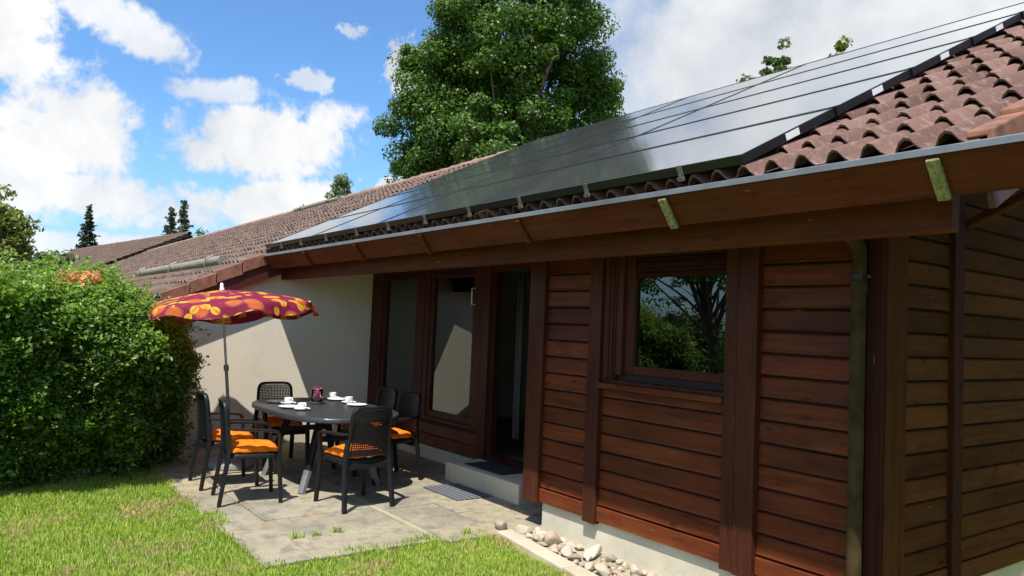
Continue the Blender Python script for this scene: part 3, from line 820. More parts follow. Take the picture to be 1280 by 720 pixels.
# upper snow guard near the ridge
yl = 3.05; zl = roof_z(yl)+.12
lg = MB(); lg.tube([(-14.4, yl, zl), (-13, yl, zl), (-11.6, yl, zl)], .06, 10); lg = lg.build('snow_guard', M['log'], rb, smooth='auto')
for x in (-13.9, -12.1):
    h = MB(); h.tube([(x, yl+.2, zl-.06), (x, yl, zl+.11), (x, yl-.11, zl), (x, yl, zl-.11)], .014, 6); h.build('hook', M['black_metal'], lg)

# farther house of the row: deeper, its roof a small step higher
fh = empty('terraced_house', (-35.6, 5.2, 0), R_(8)); tag(fh, 'farther house of the row behind the hedge, its brown roof a small step higher', 'house')
zc = lambda y: 5.62+TP*y
V, Fq = tile_roof(-19, .25, -7.2, -.02, zc, PITCH, 8, samples=3)
rc = link('roof', np_mesh('roof', V, Fq), M['tile_far'], fh, smooth='auto')
s = MB(); s.prism([(-7.1, zc(-7.1)-.03), (0, zc(0)-.03), (6.5, zc(-6.5)-.03), (6.5, zc(-6.5)-.2), (0, zc(0)-.2), (-7.1, zc(-7.1)-.2)], 0, -19, .2); s.build('roof_boarding', M['backing'], rc)
verge(.27, -7.2, 0, zc, 1, rc, M['tile_far'], depth=.24); ridge(-19, .25, 0, zc(0)+.0, rc, M['tile_far'])
MB().box(-18.6, -.2, -6.4, 5.9, -.1, 2.2).build('wall', M['stucco'], fh)

# ------------------------------------------------------------------ table
tb = empty('garden_table', (-2.46, -.87, 0), R_(1.5)); tag(tb, 'anthracite plastic garden table laid for coffee', 'table')
def top_outline(a, b, n=64, e=3.2):
    return [(a*math.copysign(abs(math.cos(t))**(2/e), math.cos(t)), b*math.copysign(abs(math.sin(t))**(2/2.6), math.sin(t))) for t in np.linspace(0, 2*math.pi, n, endpoint=False)]
o1 = top_outline(.93, .58)
s = MB(); rings = []
for (k, z) in ((.965, .680), (.998, .690), (1.0, .715), (.992, .728), (.975, .733), (.90, .733), (.5, .733), (.02, .733)):
    rings.append([(x*k, y*k, z) for x, y in o1])
s.loft(rings); s.build('tabletop', M['resin_top'], tb, smooth='auto')
for sx in (-1, 1):
    for sy in (-1, 1):
        l = MB(); l.sweep([(sx*.36, sy*.18, .69), (sx*.40, sy*.24, .50), (sx*.445, sy*.31, .25), (sx*.48, sy*.385, .0)], [.10, .085, .075, .07], [.05, .05, .048, .045], (1, .2, 0))
        lo = l.build('leg', M['resin'], tb, smooth='auto', bevel=.0)
        f = MB(); f.sweep([(sx*.452, sy*.325, .20), (sx*.482, sy*.390, .0)], [.079, .074], [.054, .05], (1, .2, 0)); f.build('foot_sleeve', M['resin_light'], lo, smooth='auto')
s = MB()
for sx in (-1, 1): s.box(sx*.40-.03, sx*.40+.03, -.24, .24, .45, .50)
s.box(-.37, .37, -.025, .025, .60, .675); s.build('crossbar', M['resin'], tb, bevel=.006)

# ------------------------------------------------------------------ chairs
def make_chair():
    t = empty('garden_armchair')
    # seat shell
    s = MB(); rings = []
    for (k, z) in ((.93, .385), (1., .395), (1., .418), (.97, .428), (.6, .424), (.02, .42)):
        rings.append([(x*k*.222, y*k*.215+.01, z) for x, y in [(math.copysign(abs(math.cos(a))**.35, math.cos(a)), math.copysign(abs(math.sin(a))**.35, math.sin(a))) for a in np.linspace(0, 2*math.pi, 40, endpoint=False)]])
    s.loft(rings); s.build('seat', M['resin'], t, smooth='auto')
    def back_y(z): u = (z-.42)/.46; return -.205-.02*u-.028*u*u
    # perforated back panel
    NX, NZ = 20, 23; hw = .190; z0, z1 = .455, .850
    def pos(u, v):
        x = (u-.5)*2*hw; z = z0+(z1-z0)*v; k = 1-.10*v-.10*max(0, v-.88)/.12
        return (x*k, back_y(z)-.022*(1-(2*u-1)**2), z)
    g = MB(); e = .27
    for j in range(NZ+1): g.v += [pos(i/NX, j/NZ) for i in range(NX+1)]
    for j in range(NZ):
        for i in range(NX):
            a = j*(NX+1)+i; oq = (a, a+1, a+NX+2, a+NX+1)
            n = len(g.v); g.v += [pos((i+p)/NX, (j+q)/NZ) for p, q in ((e, e), (1-e, e), (1-e, 1-e), (e, 1-e))]
            for k in range(4): g.f.append((oq[k], oq[(k+1) % 4], n+(k+1) % 4, n+k))
    bk = g.build('backrest', M['resin'], t); md = bk.modifiers.new('thickness', 'SOLIDIFY'); md.thickness = .006
    # frame round the back: up one side, over the rounded top, down the other
    path = []; A = .205
    for z in np.linspace(.43, .80, 9): path.append((-(A-.022*((z-.43)/.45)), back_y(z), z))
    for a in np.linspace(0, math.pi/2, 7)[1:]: path.append((-(A-.02-.055+.055*math.cos(a)), back_y(.80+.06*math.sin(a))-.004*math.sin(a), .80+.065*math.sin(a)))
    p2 = [(-x, y, z) for x, y, z in path[::-1]]
    mid = [(x, back_y(.865)-.022*(1-(x/.15)**2)*.9, .868) for x in np.linspace(-.10, .10, 5)]
    fr = MB(); fr.sweep(path+mid+p2, .036, .026, (0, -1, .05)); fr.build('back_frame', M['resin'], t, smooth='auto')
    for sx in (-1, 1):
        l = MB(); l.sweep([(sx*.235, -.262, .0), (sx*.228, -.235, .2), (sx*.218, -.205, .42), (sx*.206, -.206, .60)], [.040, .044, .048, .036], [.032, .034, .038, .028], (1, 0, 0)); l.build('leg', M['resin'], t, smooth='auto')
        l = MB(); l.sweep([(sx*.238, .245, .0), (sx*.234, .230, .2), (sx*.228, .212, .42)], [.036, .042, .046], [.032, .034, .036], (1, 0, 0)); l.build('leg', M['resin'], t, smooth='auto')
        ap = [(sx*.228, .212, .40), (sx*.240, .214, .50), (sx*.250, .208, .57)]
        for a in np.linspace(.2, math.pi/2, 5): ap.append((sx*.254, .208-.06*(1-math.cos(a)), .57+.058*math.sin(a)))
        ap += [(sx*.256, .02, .638), (sx*.246, -.10, .640), (sx*.225, -.185, .645), (sx*.204, -.214, .648)]
        a = MB(); a.sweep(ap, [.036, .038, .042, .046, .048, .05, .05, .05, .05, .046, .04, .032], [.03, .028, .026, .024, .024, .023, .022, .022, .022, .022, .022, .02], (1, 0, 0)); a.build('armrest', M['resin'], t, smooth='auto')
    for (a, b) in ((.195, .222), (-.208, -.185)): s = MB(); s.box(-.205, .205, a, b, .343, .392); s.build('apron', M['resin'], t, bevel=.006)
    return t
proto = make_chair()
chairs = [(-1.985, -1.735, -9, 'black wicker-look armchair at the lawn side of the table, nearest the photographer of that pair', 'A'),
          (-2.705, -1.735, -2, '', 'B'), (-1.405, -.985, 95, '', 'F'), (-3.47, -.94, -90, '', 'C'), (-2.26, -.23, 184, '', 'E'), (-2.84, -.20, 183, '', 'D')]
lbl = {'A': 'black plastic armchair on the lawn side of the table, farther from the parasol base',
       'B': 'black plastic armchair standing beside the hedge and in front of the parasol base',
       'F': 'black plastic armchair at the table end nearest the lawn corner, its lattice back towards us',
       'C': 'black plastic armchair at the far table end in front of the stucco wall',
       'E': 'black plastic armchair on the house side of the table, nearer the concrete step',
       'D': 'black plastic armchair on the house side of the table, half hidden, nearer the stucco wall'}
def cushion_mesh(seed):
    bm = bmesh.new(); N = 26; r = random.Random(seed)
    ph = [r.uniform(0, 6.28) for _ in range(4)]
    def P(u, v, top):
        a = abs(u); b = abs(v); e = max(0., 1-a**3.2)*max(0., 1-b**3.2); h = e**.42
        puck = 0
        for cx in (-.42, .42):
            for cy in (-.42, .42): puck += math.exp(-((u-cx)**2+(v-cy)**2)/.022)
        edge = 1+.035*math.sin(9*u+ph[0])*(b > .7)+.035*math.sin(9*v+ph[1])*(a > .7)
        wr = .004*math.sin(7*u+ph[2]+3*v)+.003*math.sin(11*v+ph[3]-4*u)
        z = (.066*h-.034*puck*h+wr*h) if top else -.018*h
        return (u*.205*edge*(1-.04*b*b), v*.205*edge*(1-.04*a*a), z)
    for top in (True, False):
        g = [[bm.verts.new(P(-1+2*i/N, -1+2*j/N, top)) for i in range(N+1)] for j in range(N+1)]
        for j in range(N):
            for i in range(N): bm.faces.new((g[j][i], g[j][i+1], g[j+1][i+1], g[j+1][i]) if top else (g[j][i], g[j+1][i], g[j+1][i+1], g[j][i+1]))
    bmesh.ops.remove_doubles(bm, verts=bm.verts, dist=.0008)
    bmesh.ops.recalc_face_normals(bm, faces=bm.faces)
    me = bpy.data.meshes.new('seat_cushion'); bm.to_mesh(me); bm.free()
    me.polygons.foreach_set('use_smooth', [True]*len(me.polygons)); me.materials.append(M['cushion']); return me
cl = {'A': 'orange tufted cushion fully lit on the lawn-side chair farther from the parasol base', 'B': 'orange cushion on the chair beside the hedge',
      'F': 'orange cushion on the chair whose lattice back is towards us', 'C': 'orange cushion on the chair in front of the stucco wall',
      'E': 'orange cushion on the house-side chair nearer the concrete step', 'D': 'orange cushion on the half hidden house-side chair by the stucco wall end'}
for i, (x, y, a, _, key) in enumerate(chairs):
    o = proto if i == 0 else copy_tree(proto)
    o.location = (x, y, 0.0); o.rotation_euler = (0, 0, R_(a)); tag(o, lbl[key], 'chair', 'armchairs round the garden table')
    e = empty('seat_cushion', (x, y, .444), R_(a+random.Random(i).uniform(-4, 4))); e.location += Vector((-math.sin(R_(a)), math.cos(R_(a)), 0))*.012
    tag(e, cl[key], 'cushion', 'orange seat cushions on the armchairs')
    link('padding', cushion_mesh(i), None, e)
    tg = MB(); tg.add([(-.03, -.205, .012), (.015, -.207, .012), (.017, -.222, -.006), (-.028, -.221, -.004)], [(0, 1, 2, 3)]); q = tg.build('care_tag', M['tag'], e)
    md = q.modifiers.new('thickness', 'SOLIDIFY'); md.thickness = .002

# ------------------------------------------------------------------ crockery
TZ = .7335
def plate_mesh(r):
    s = MB(); s.lathe([(0.0, .004), (r*.55, .004), (r*.62, .006), (r*.97, .018), (r, .020), (r*.985, .0165), (r*.62, .002), (r*.5, .0), (0, .0)], 36); return s
def table_xy(x, y): return x, y
def place(mb, name, mat, x, y, z, label, cat, group):
    o = mb.build(name, mat, smooth='auto', loc=(x, y, z)); tag(o, label, cat, group); return o
sets = [(-2.93, -1.19, -2.75, -1.13, 'nearest the parasol', .4), (-2.44, -1.23, -2.24, -1.18, 'at the middle of the lawn side', .2),
        (-3.00, -.50, -3.16, -.48, 'beside the jar on the house side', 2.6), (-2.44, -.52, -2.68, -.50, 'in front of the house-side chair nearer the step', -.5)]
for (x, y, cx_, cy_, where, ang) in sets:
    place(plate_mesh(.105), 'plate', M['china'], x, y, TZ, 'white china dessert plate ' + where, 'plate', 'white plates on the garden table')
    place(plate_mesh(.078), 'saucer', M['china'], cx_, cy_, TZ, 'white saucer under the coffee cup ' + where, 'saucer', 'white saucers on the garden table')
    c = empty('coffee_cup', (cx_, cy_, TZ+.006), ang); tag(c, 'white china coffee cup ' + where, 'cup', 'white coffee cups on the garden table')
    s = MB(); s.lathe([(0, .002), (.024, .0), (.026, .003), (.034, .012), (.040, .035), (.0425, .064), (.0405, .064), (.037, .036), (.031, .015), (0, .010)], 28); s.build('bowl', M['china'], c, smooth='auto')
    h = MB(); h.tube([(.040, 0, .054), (.056, 0, .056), (.064, 0, .045), (.062, 0, .030), (.050, 0, .020), (.037, 0, .020)], .0045, 8); h.build('handle', M['china'], c, smooth=True)
j = empty('glass_jar', (-2.72, -.84, TZ)); tag(j, 'clear glass of pink petals standing in a grey dish at the table centre', 'jar')
s = MB(); s.lathe([(0, .0), (.062, .0), (.070, .006), (.074, .026), (.071, .026), (.066, .009), (0, .006)], 30); s.build('dish', M['resin_light'], j, smooth='auto')
s = MB(); s.lathe([(0, .008), (.045, .009), (.054, .02), (.060, .06), (.057, .125), (.060, .15), (.057, .15), (.054, .125), (.057, .06), (.051, .022), (0, .014)], 30); s.build('glass', M['clear'], j, smooth=True)
bm = bmesh.new(); rr = random.Random(5)
for i in range(70):
    a = rr.uniform(0, 6.28); q = .043*math.sqrt(rr.random()); z = rr.uniform(.03, .165)
    mt = Matrix.Translation((q*math.cos(a), q*math.sin(a), z)) @ Euler((rr.uniform(0, 3), rr.uniform(0, 3), 0)).to_matrix().to_4x4() @ Matrix.Diagonal((.014, .011, .004, 1))
    bmesh.ops.create_icosphere(bm, subdivisions=1, radius=1., matrix=mt)
me = bpy.data.meshes.new('petals'); bm.to_mesh(me); bm.free(); link('petals', me, M['pink'], j)

# ------------------------------------------------------------------ parasol
pb = empty('parasol_stand', (-3.46, -1.46, 0)); tag(pb, 'round grey concrete parasol base standing behind the chairs', 'parasol base')
s = MB(); s.lathe([(0, .0), (.215, .0), (.235, .012), (.24, .05), (.225, .078), (.19, .092), (.06, .10), (0, .10)], 40); s.build('disc', M['parabase'], pb, smooth='auto')
s = MB(); s.lathe([(.021, .09), (.030, .09), (.030, .28), (.021, .28)], 20); s.build('tube', M['pole_low'], pb, smooth='auto')
par = empty('parasol', (-3.46, -1.46, .10)); tag(par, 'open plum red parasol with yellow and orange flower print', 'parasol')
par.rotation_euler = (R_(5.2), R_(-4.1), 0)
PH = 1.80
s = MB(); s.tube([(0, 0, 0), (0, 0, .99)], .0165, 14); s.build('lower_pole', M['pole_low'], par, smooth='auto')
s = MB(); s.tube([(0, 0, .95), (0, 0, PH)], .0125, 14); s.build('pole', M['pole'], par, smooth='auto')
s = MB(); s.lathe([(.013, .92), (.026, .925), (.026, .985), (.013, .99)], 16); s.tube([(0, 0, .955), (.05, -.02, .955)], .009, 8); s.build('clamp', M['pole_low'], par, smooth='auto')
s = MB(); s.lathe([(0, PH+.075), (.012, PH+.07), (.020, PH+.05), (.016, PH+.03), (.024, PH+.015), (.024, PH-.01), (0, PH-.01)], 14); s.build('finial', M['white_metal'], par, smooth='auto')
# canopy: eight gores sagging between ribs and a scalloped valance
bm = bmesh.new(); uvl = bm.loops.layers.uv.new('uv'); RC = .99; NG = 8; SUB = 8; NR = 12
def cpt(th, q):
    k = (th/(2*math.pi/NG)) % 1.0; sag = math.sin(math.pi*k)
    chord = math.cos(math.pi/NG)/math.cos((k-.5)*2*math.pi/NG)
    rr = RC*q*(1-(1-chord)*.75)
    z = PH-.005-.195*(.30*q+.70*q**1.9) - .024*sag*q*(1-.4*q)
    return rr*math.cos(th), rr*math.sin(th), z
T = NG*SUB; rows = []
for i in range(NR+1):
    q = .03+.97*i/NR; rows.append([bm.verts.new(cpt(2*math.pi*t/T+.13, q)) for t in range(T)])
for jv in (1, 2, 3):
    row = []
    for t in range(T):
        th = 2*math.pi*t/T+.13; x, y, z = cpt(th, 1.); k = (th/(2*math.pi/NG)) % 1.0
        scal = .055+.085*math.sin(math.pi*k)**.55
        fl = 1.0+.012*jv*math.sin(th*13+.6)+.012*jv
        row.append(bm.verts.new((x*fl, y*fl, z-scal*jv/3)))
    rows.append(row)
for i in range(len(rows)-1):
    for t in range(T):
        f = bm.faces.new((rows[i][t], rows[i][(t+1) % T], rows[i+1][(t+1) % T], rows[i+1][t]))
        for lp in f.loops:
            v = lp.vert.co; ii = i+(lp.vert in (rows[i+1][t], rows[i+1][(t+1) % T])); ln = min(ii, NR)/NR*.97+max(0, ii-NR)*.05
            th = math.atan2(v.y, v.x); lp[uvl].uv = (ln*math.cos(th), ln*math.sin(th))
        f.smooth = True
me = bpy.data.meshes.new('canopy'); bm.to_mesh(me); bm.free()
cn_ = link('canopy', me, M['canopy'], par)
for g in range(NG):
    th = g*2*math.pi/NG
    s = MB(); s.tube([Vector(cpt(th, q))-Vector((0, 0, .010)) for q in (.03, .3, .6, .85, 1.0)], .004, 6); rbx = s.build('rib', M['pole'], par)
    s = MB(); e = Vector(cpt(th, .52))-Vector((0, 0, .012)); s.tube([(.02*math.cos(th), .02*math.sin(th), PH-.32), e], .0035, 6); s.build('stretcher', M['pole'], rbx)

# ------------------------------------------------------------------ foliage
def leaves(pts, size, up=.3, fold=.25, aspect=.62, rng=RNG, out=None, jitter=.35):
    """one folded diamond leaf (2 triangles) per point; out = preferred facing directions"""
    n = len(pts)
    nrm = rng.normal(size=(n, 3)); nrm /= np.linalg.norm(nrm, axis=1)[:, None]
    if out is not None: nrm = nrm*.75+out
    nrm[:, 2] += up
    nrm /= np.linalg.norm(nrm, axis=1)[:, None]
    d = rng.normal(size=(n, 3)); d[:, 2] -= .3; d -= nrm*(d*nrm).sum(1)[:, None]; d /= np.linalg.norm(d, axis=1)[:, None]
    s = np.cross(nrm, d); L = size*rng.uniform(1-jitter, 1+jitter, n)[:, None]
    b = pts-d*L*.5; t = pts+d*L*.5-nrm*L*.10
    l = pts+s*L*aspect*.5+nrm*L*fold*.3-d*L*.06; r = pts-s*L*aspect*.5+nrm*L*fold*.3-d*L*.06
    V = np.stack([b, l, t, r], 1).reshape(-1, 3); k = np.arange(n)*4
    Ft = np.concatenate([np.stack([k, k+2, k+1], 1), np.stack([k, k+3, k+2], 1)])
    return V, Ft

def clumps_in(ells, n, rng, shell=.45):
    """clump centres through the outer part of a set of ellipsoids, with outward directions"""
    C, D = [], []
    vol = np.array([e[1][0]*e[1][1]*e[1][2] for e in ells]); vol = vol**.75; vol /= vol.sum()
    for (c, r), k in zip(ells, rng.multinomial(n, vol)):
        u = rng.normal(size=(k, 3)); u /= np.linalg.norm(u, axis=1)[:, None]
        q = rng.uniform(shell**3, 1., k)**(1/3)
        C.append(np.array(c)+u*q[:, None]*np.array(r)); D.append(u)
    return np.concatenate(C), np.concatenate(D)

def crown_mesh(name, ells, nclump, per, cr, size, rng, shell=.45, flat=.75, up=.35):
    C, D = clumps_in(ells, nclump, rng, shell)
    P, O = [], []
    for c, d in zip(C, D):
        k = int(per*rng.uniform(.5, 1.5)); r = cr*rng.uniform(.55, 1.35)
        u = rng.normal(size=(k, 3)); u /= np.linalg.norm(u, axis=1)[:, None]
        q = rng.uniform(.15, 1., k)**.5
        P.append(c+u*q[:, None]*r*np.array([1, 1, flat])); O.append(u*.6+d*.35)
    P = np.concatenate(P); O = np.concatenate(O)
    V, Ft = leaves(P, size, up=up, out=O, rng=rng)
    return np_mesh(name, V, None, Ft), C

def make_tree(name, base, ells, nclump, per, cr, size, mat, label, group=None, trunk_r=.25, nlimb=14, seed=1, shell=.45, cat='tree', top=None, flat=.75):
    rng = np.random.default_rng(seed); b = Vector(base)
    t = empty(name, b); tag(t, label, cat, group)
    e2 = [((c[0]-b.x, c[1]-b.y, c[2]-b.z), r if hasattr(r, '__len__') else (r, r, r)) for c, r in ells]
    me, C = crown_mesh('crown', e2, nclump, per, cr, size, rng, shell, flat)
    link('crown', me, mat, t)
    cc = np.mean([np.array(c) for c, r in e2], 0)
    tp = top if top is not None else cc[2]*1.05
    tr = MB(); pth = [(0, 0, -.2), (cc[0]*.1, cc[1]*.1, tp*.25), (cc[0]*.35, cc[1]*.35, tp*.5), (cc[0]*.8, cc[1]*.8, tp*.8), (cc[0], cc[1], tp)]
    tr.tube(pth, [trunk_r*1.25, trunk_r, trunk_r*.75, trunk_r*.28, trunk_r*.06], 10)
    tk = tr.build('trunk', M['bark'], t, smooth='auto')
    idx = rng.choice(len(C), min(nlimb, len(C)), replace=False)
    lb = MB()
    for i in idx:
        e = Vector(C[i]); q = rng.uniform(.32, .85); p0 = Vector((cc[0]*q, cc[1]*q, tp*q))
        s0 = Vector(pth[2]) if q < .5 else Vector(pth[3]); s0 = Vector((np.interp(tp*q, [p[2] for p in pth], [p[0] for p in pth]), np.interp(tp*q, [p[2] for p in pth], [p[1] for p in pth]), tp*q))
        if e.z < s0.z: s0 = s0.lerp(Vector(pth[2]), .5)
        mid = s0.lerp(e, .5)+Vector((rng.normal(0, .2), rng.normal(0, .2), .12*(e-s0).length))
        r0 = trunk_r*.38*(1-q*.5); lb.tube([s0, s0.lerp(mid, .5)+Vector((0, 0, .05)), mid, mid.lerp(e, .6), e], [r0, r0*.75, r0*.55, r0*.3, r0*.12], 6)
    lb.build('limb', M['bark'], tk, smooth='auto')
    return t

LEAF_BIG = leaf_mat('maple_leaf', (.025, .064, .008), (.098, .19, .019), rough=.42)
LEAF_FAR = leaf_mat('far_leaf', (.035, .075, .018), (.11, .18, .035), rough=.55)
LEAF_YEL = leaf_mat('yellow_green_leaf', (.08, .12, .018), (.24, .27, .05), rough=.5)
LEAF_PALE = leaf_mat('pale_poplar_leaf', (.10, .15, .07), (.22, .28, .14), rough=.5)
NEEDLE = leaf_mat('spruce_needle', (.012, .03, .014), (.045, .075, .035), rough=.6, trans=.1)
NEEDLE2 = leaf_mat('larch_needle', (.035, .06, .04), (.10, .14, .085), rough=.6, trans=.15)
LEAF_HEDGE = leaf_mat('hedge_leaf', (.016, .052, .0055), (.118, .232, .021), tip=(.20, .29, .035), tipamt=.10, rough=.38, trans=.38)
LEAF_TOP = leaf_mat('young_hedge_leaf', (.055, .13, .012), (.22, .37, .04), rough=.42, trans=.42)
LEAF_BLOSSOM = leaf_mat('orange_young_leaf', (.55, .20, .07), (.80, .40, .18), rough=.6)
LEAF_RED = leaf_mat('withered_leaf', (.13, .12, .02), (.26, .20, .04), rough=.6)

# big maple behind the roof
D = 24
def E(px, py, d, r): return (tuple(at(px, py, d)), r)
make_tree('maple_tree', (-14.4, 10.4, 0), [E(655, 40, 24, (2.9, 2.9, 3.2)), E(640, -90, 24, (2.3, 2.3, 2.6)), E(545, 175, 23.5, 1.55), E(550, 110, 24, 1.55), E(708, 120, 24.5, 1.55), E(695, 20, 24, 1.3), E(590, 60, 23.5, 1.5), E(630, 190, 23.5, (2.6, 2.6, 2.0)), E(500, 210, 24, .7), E(742, 118, 24, .7), E(545, 75, 24, .7)],
          560, 400, .56, .110, LEAF_BIG, 'large dark green maple rising behind the roof ridge', trunk_r=.34, nlimb=50, seed=4, shell=.35, top=9.5)
# sprigs of other trees just reaching over the panels
for i, (px, py, d, r, n, lb) in enumerate([(972, 82, 22, .62, 26, 'green treetop with a pointed tip just above the solar panels'), (1047, 66, 24, .50, 20, 'low rounded bright green treetop over the solar panels'), (1010, 76, 24, .30, 8, 'smallest dark treetop between two others over the solar panels')]):
    c = at(px, py, d); ells = [(tuple(c), (r*.75, r*.75, r)), ((c.x, c.y, c.z-1.6), (1.5, 1.5, 1.5)), ((c.x-.5, c.y+.3, c.z-3.4), (2., 2., 1.8))]
    if i == 0: ells = ells[1:]+[(tuple(at(974, 84, d)), (.42, .42, .40)), (tuple(at(976, 64, d)), (.36, .36, .40)), (tuple(at(978, 49, d)), (.18, .18, .30)), (tuple(at(962, 72, d)), (.24, .24, .18))]*2
    make_tree('garden_tree', (c.x, c.y, 0), ells, 120+n*2, 70, .26 if i != 2 else .2, .15, LEAF_YEL if i == 1 else LEAF_FAR, lb, 'treetops behind the solar panels', trunk_r=.15, nlimb=16, seed=20+i, top=c.z)
# pale poplar behind the roof
c = at(427, 240, 45); make_tree('poplar_tree', (c.x, c.y, 0), [(tuple(at(427, 232, 45)), (.55, .55, .8)), (tuple(at(424, 246, 45)), (.7, .7, .8)), ((c.x, c.y, c.z-2.5), (1.2, 1.2, 2.4))], 90, 60, .34, .20, LEAF_PALE, 'pale slender poplar beyond the middle of the roof', trunk_r=.14, nlimb=12, seed=31, top=c.z+.5)
# conifers far beyond
def conifer(base, h, r, mat, label, seed, size=.38, layers=26):
    rng = np.random.default_rng(seed); t = empty('spruce_tree', base); tag(t, label, 'tree', 'conifers beyond the roofs')
    P, O = [], []
    for i in range(layers):
        u = (i+.5)/layers; z = h*(.04+.96*u); rad = r*(1-u)**.8*rng.uniform(.75, 1.15)+.06
        for b in range(int(5+8*(1-u))):
            a = rng.uniform(0, 6.28); ln = rad*rng.uniform(.55, 1.1); k = int(7+ln*16)
            q = rng.uniform(.1, 1, k); P.append(np.stack([np.cos(a)*q*ln, np.sin(a)*q*ln, z-q*ln*.32+.10*q*q*ln], 1)+rng.normal(0, .07, (k, 3))); O.append(np.tile([math.cos(a)*.3, math.sin(a)*.3, .2], (k, 1)))
    V, Ft = leaves(np.concatenate(P), size, up=.3, out=np.concatenate(O), rng=rng, aspect=.45)
    link('crown', np_mesh('crown', V, None, Ft), mat, t)
    tr = MB(); tr.tube([(0, 0, -.2), (0, 0, h*.5), (0, 0, h*.98)], [.2, .12, .02], 8); tr.build('trunk', M['bark'], t, smooth='auto')
c = at(112, 257, 60); conifer((c.x, c.y, 0), c.z, 2.0, NEEDLE, 'dark narrow spruce beyond the farther roof and the hedge', 41, .34, 34)
c = at(231, 251, 55); conifer((c.x, c.y, 0), c.z, 1.9, NEEDLE2, 'taller of two grey green conifers behind the roof step', 42, .34, 30)
c = at(215, 259, 55.5); conifer((c.x, c.y, 0), c.z, 1.7, NEEDLE2, 'shorter of two grey green conifers behind the roof step', 43, .34, 28)
c = at(250, 296, 60); make_tree('garden_tree', (c.x, c.y, 0), [(tuple(c), (1.2, 1.2, .7)), ((c.x, c.y, c.z-2), (2., 2., 2.))], 60, 50, .5, .3, LEAF_FAR, 'low round dark green tree beside the grey green conifers', trunk_r=.2, nlimb=8, seed=44)
# tree at the left edge
make_tree('garden_tree', (-31.5, -3.6, 0), [E(8, 268, 30, (.9, .9, .5)), E(-15, 300, 30, (1.6, 1.6, 1.4)), E(-40, 270, 30, (1.8, 1.8, 1.6)), E(5, 325, 30, (1.3, 1.3, 1.2)), E(-60, 350, 30, (2.4, 2.4, 2.0))], 130, 110, .45, .22, LEAF_YEL, 'yellow green tree standing beyond the hedge at the left edge', trunk_r=.22, nlimb=20, seed=45)
make_tree('garden_tree', (-38., -1.2, 0), [E(40, 345, 38, (1.6, 1.6, 1.2)), E(75, 340, 39, (1.2, 1.2, .8)), E(-10, 340, 37, (2.2, 2.2, 1.6))], 90, 90, .5, .26, LEAF_FAR, 'dim green tree behind the hedge top', trunk_r=.2, nlimb=12, seed=46)

# ------------------------------------------------------------------ hedge
hd = empty('hedge', (-3.9, -3.4, 0)); tag(hd, 'dense tall leafy hedge with small leaves at the left of the patio', 'hedge')
rng = np.random.default_rng(77)
def hedge_top(y):
    return 1.74+.09*np.sin(y*1.7+.4)+.07*np.sin(y*4.3)+.03*np.sin(y*11)-.50*np.clip((y+3.05)/1.2, 0, 1)**1.3
def hedge_front(y, z):      # x of the face towards the patio
    b = np.interp(y, [-9, -5, -3.5, -2.9, -2.45, -2.05, -1.8], [-2.75, -2.75, -2.80, -2.92, -3.15, -3.50, -4.0])
    bulge = .16*np.sin(y*2.3+1.)*np.sin(z*2.1)+.13*np.sin(y*5.1+z*4.3)*np.cos(z*3.1-y*2.)+.09*np.sin(9*y-4*z)*np.sin(z*9+y*3)+.035*np.sin(21*y+3*z)*np.sin(19*z-5*y)
    return b-.40+.58*np.clip((z-.10)/1.05, 0, 1)**.8-.55*np.clip(z-1.30, 0, 2)**1.3+bulge
def sprays(base, out, n, rng, ln=(.08, .20), per=13, spread=.024, thick=.35):
    d = out+rng.normal(0, .55, (n, 3)); d /= np.linalg.norm(d, axis=1)[:, None]
    L = rng.uniform(ln[0], ln[1], n)
    q = rng.uniform(.0, 1., (n, per)); P = base[:, None, :]+d[:, None, :]*(q*L[:, None])[:, :, None]
    P[:, :, 2] -= (q*q)*L[:, None]*.25
    P += rng.normal(0, spread, P.shape)
    O = np.repeat(d[:, None, :]*.25+np.array([.12, -.05, .50]), per, 1)
    return P.reshape(-1, 3), O.reshape(-1, 3)
N = 10200
y = rng.uniform(-4.75, -1.84, N); tt = hedge_top(y); z = rng.uniform(.02, 1, N)**.9*tt
x = hedge_front(y, z)-np.abs(rng.normal(0, .17, N))-.03
P1, O1 = sprays(np.stack([x, y, z], 1), np.tile([.65, .0, .45], (N, 1)), N, rng)
NF = 26000; y = rng.uniform(-4.75, -1.84, NF); z = rng.uniform(.02, .95, NF)*hedge_top(y)
Pf = np.stack([hedge_front(y, z)-rng.uniform(.22, .60, NF), y, z], 1); P1 = np.concatenate([P1, Pf]); O1 = np.concatenate([O1, np.tile([.5, 0, .3], (NF, 1))])
# top of the hedge
N2 = 3000; y = rng.uniform(-4.75, -1.85, N2); xd = rng.uniform(0, 1.9, N2); x = hedge_front(y, hedge_top(y))-xd+.12
z = hedge_top(y)-.02-.25*(xd/1.9-.35)**2+.08*np.sin(xd*7+y*5)+rng.normal(0, .06, N2)-.10*(xd < .15)
P2, O2 = sprays(np.stack([x, y, z], 1), np.tile([.15, 0, 1.0], (N2, 1)), N2, rng, (.08, .26))
# end of the hedge against the stucco wall
N3 = 1000; x = rng.uniform(-4.8, -3.7, N3); z = rng.uniform(.05, 1, N3)*1.45; y = -1.99+.10*np.sin(x*5)+.10*np.sin(z*6)-np.abs(rng.normal(0, .12, N3))-.25*np.clip(z-1.2, 0, 1)
P3, O3 = sprays(np.stack([x, y, z], 1), np.tile([.3, .7, .35], (N3, 1)), N3, rng)
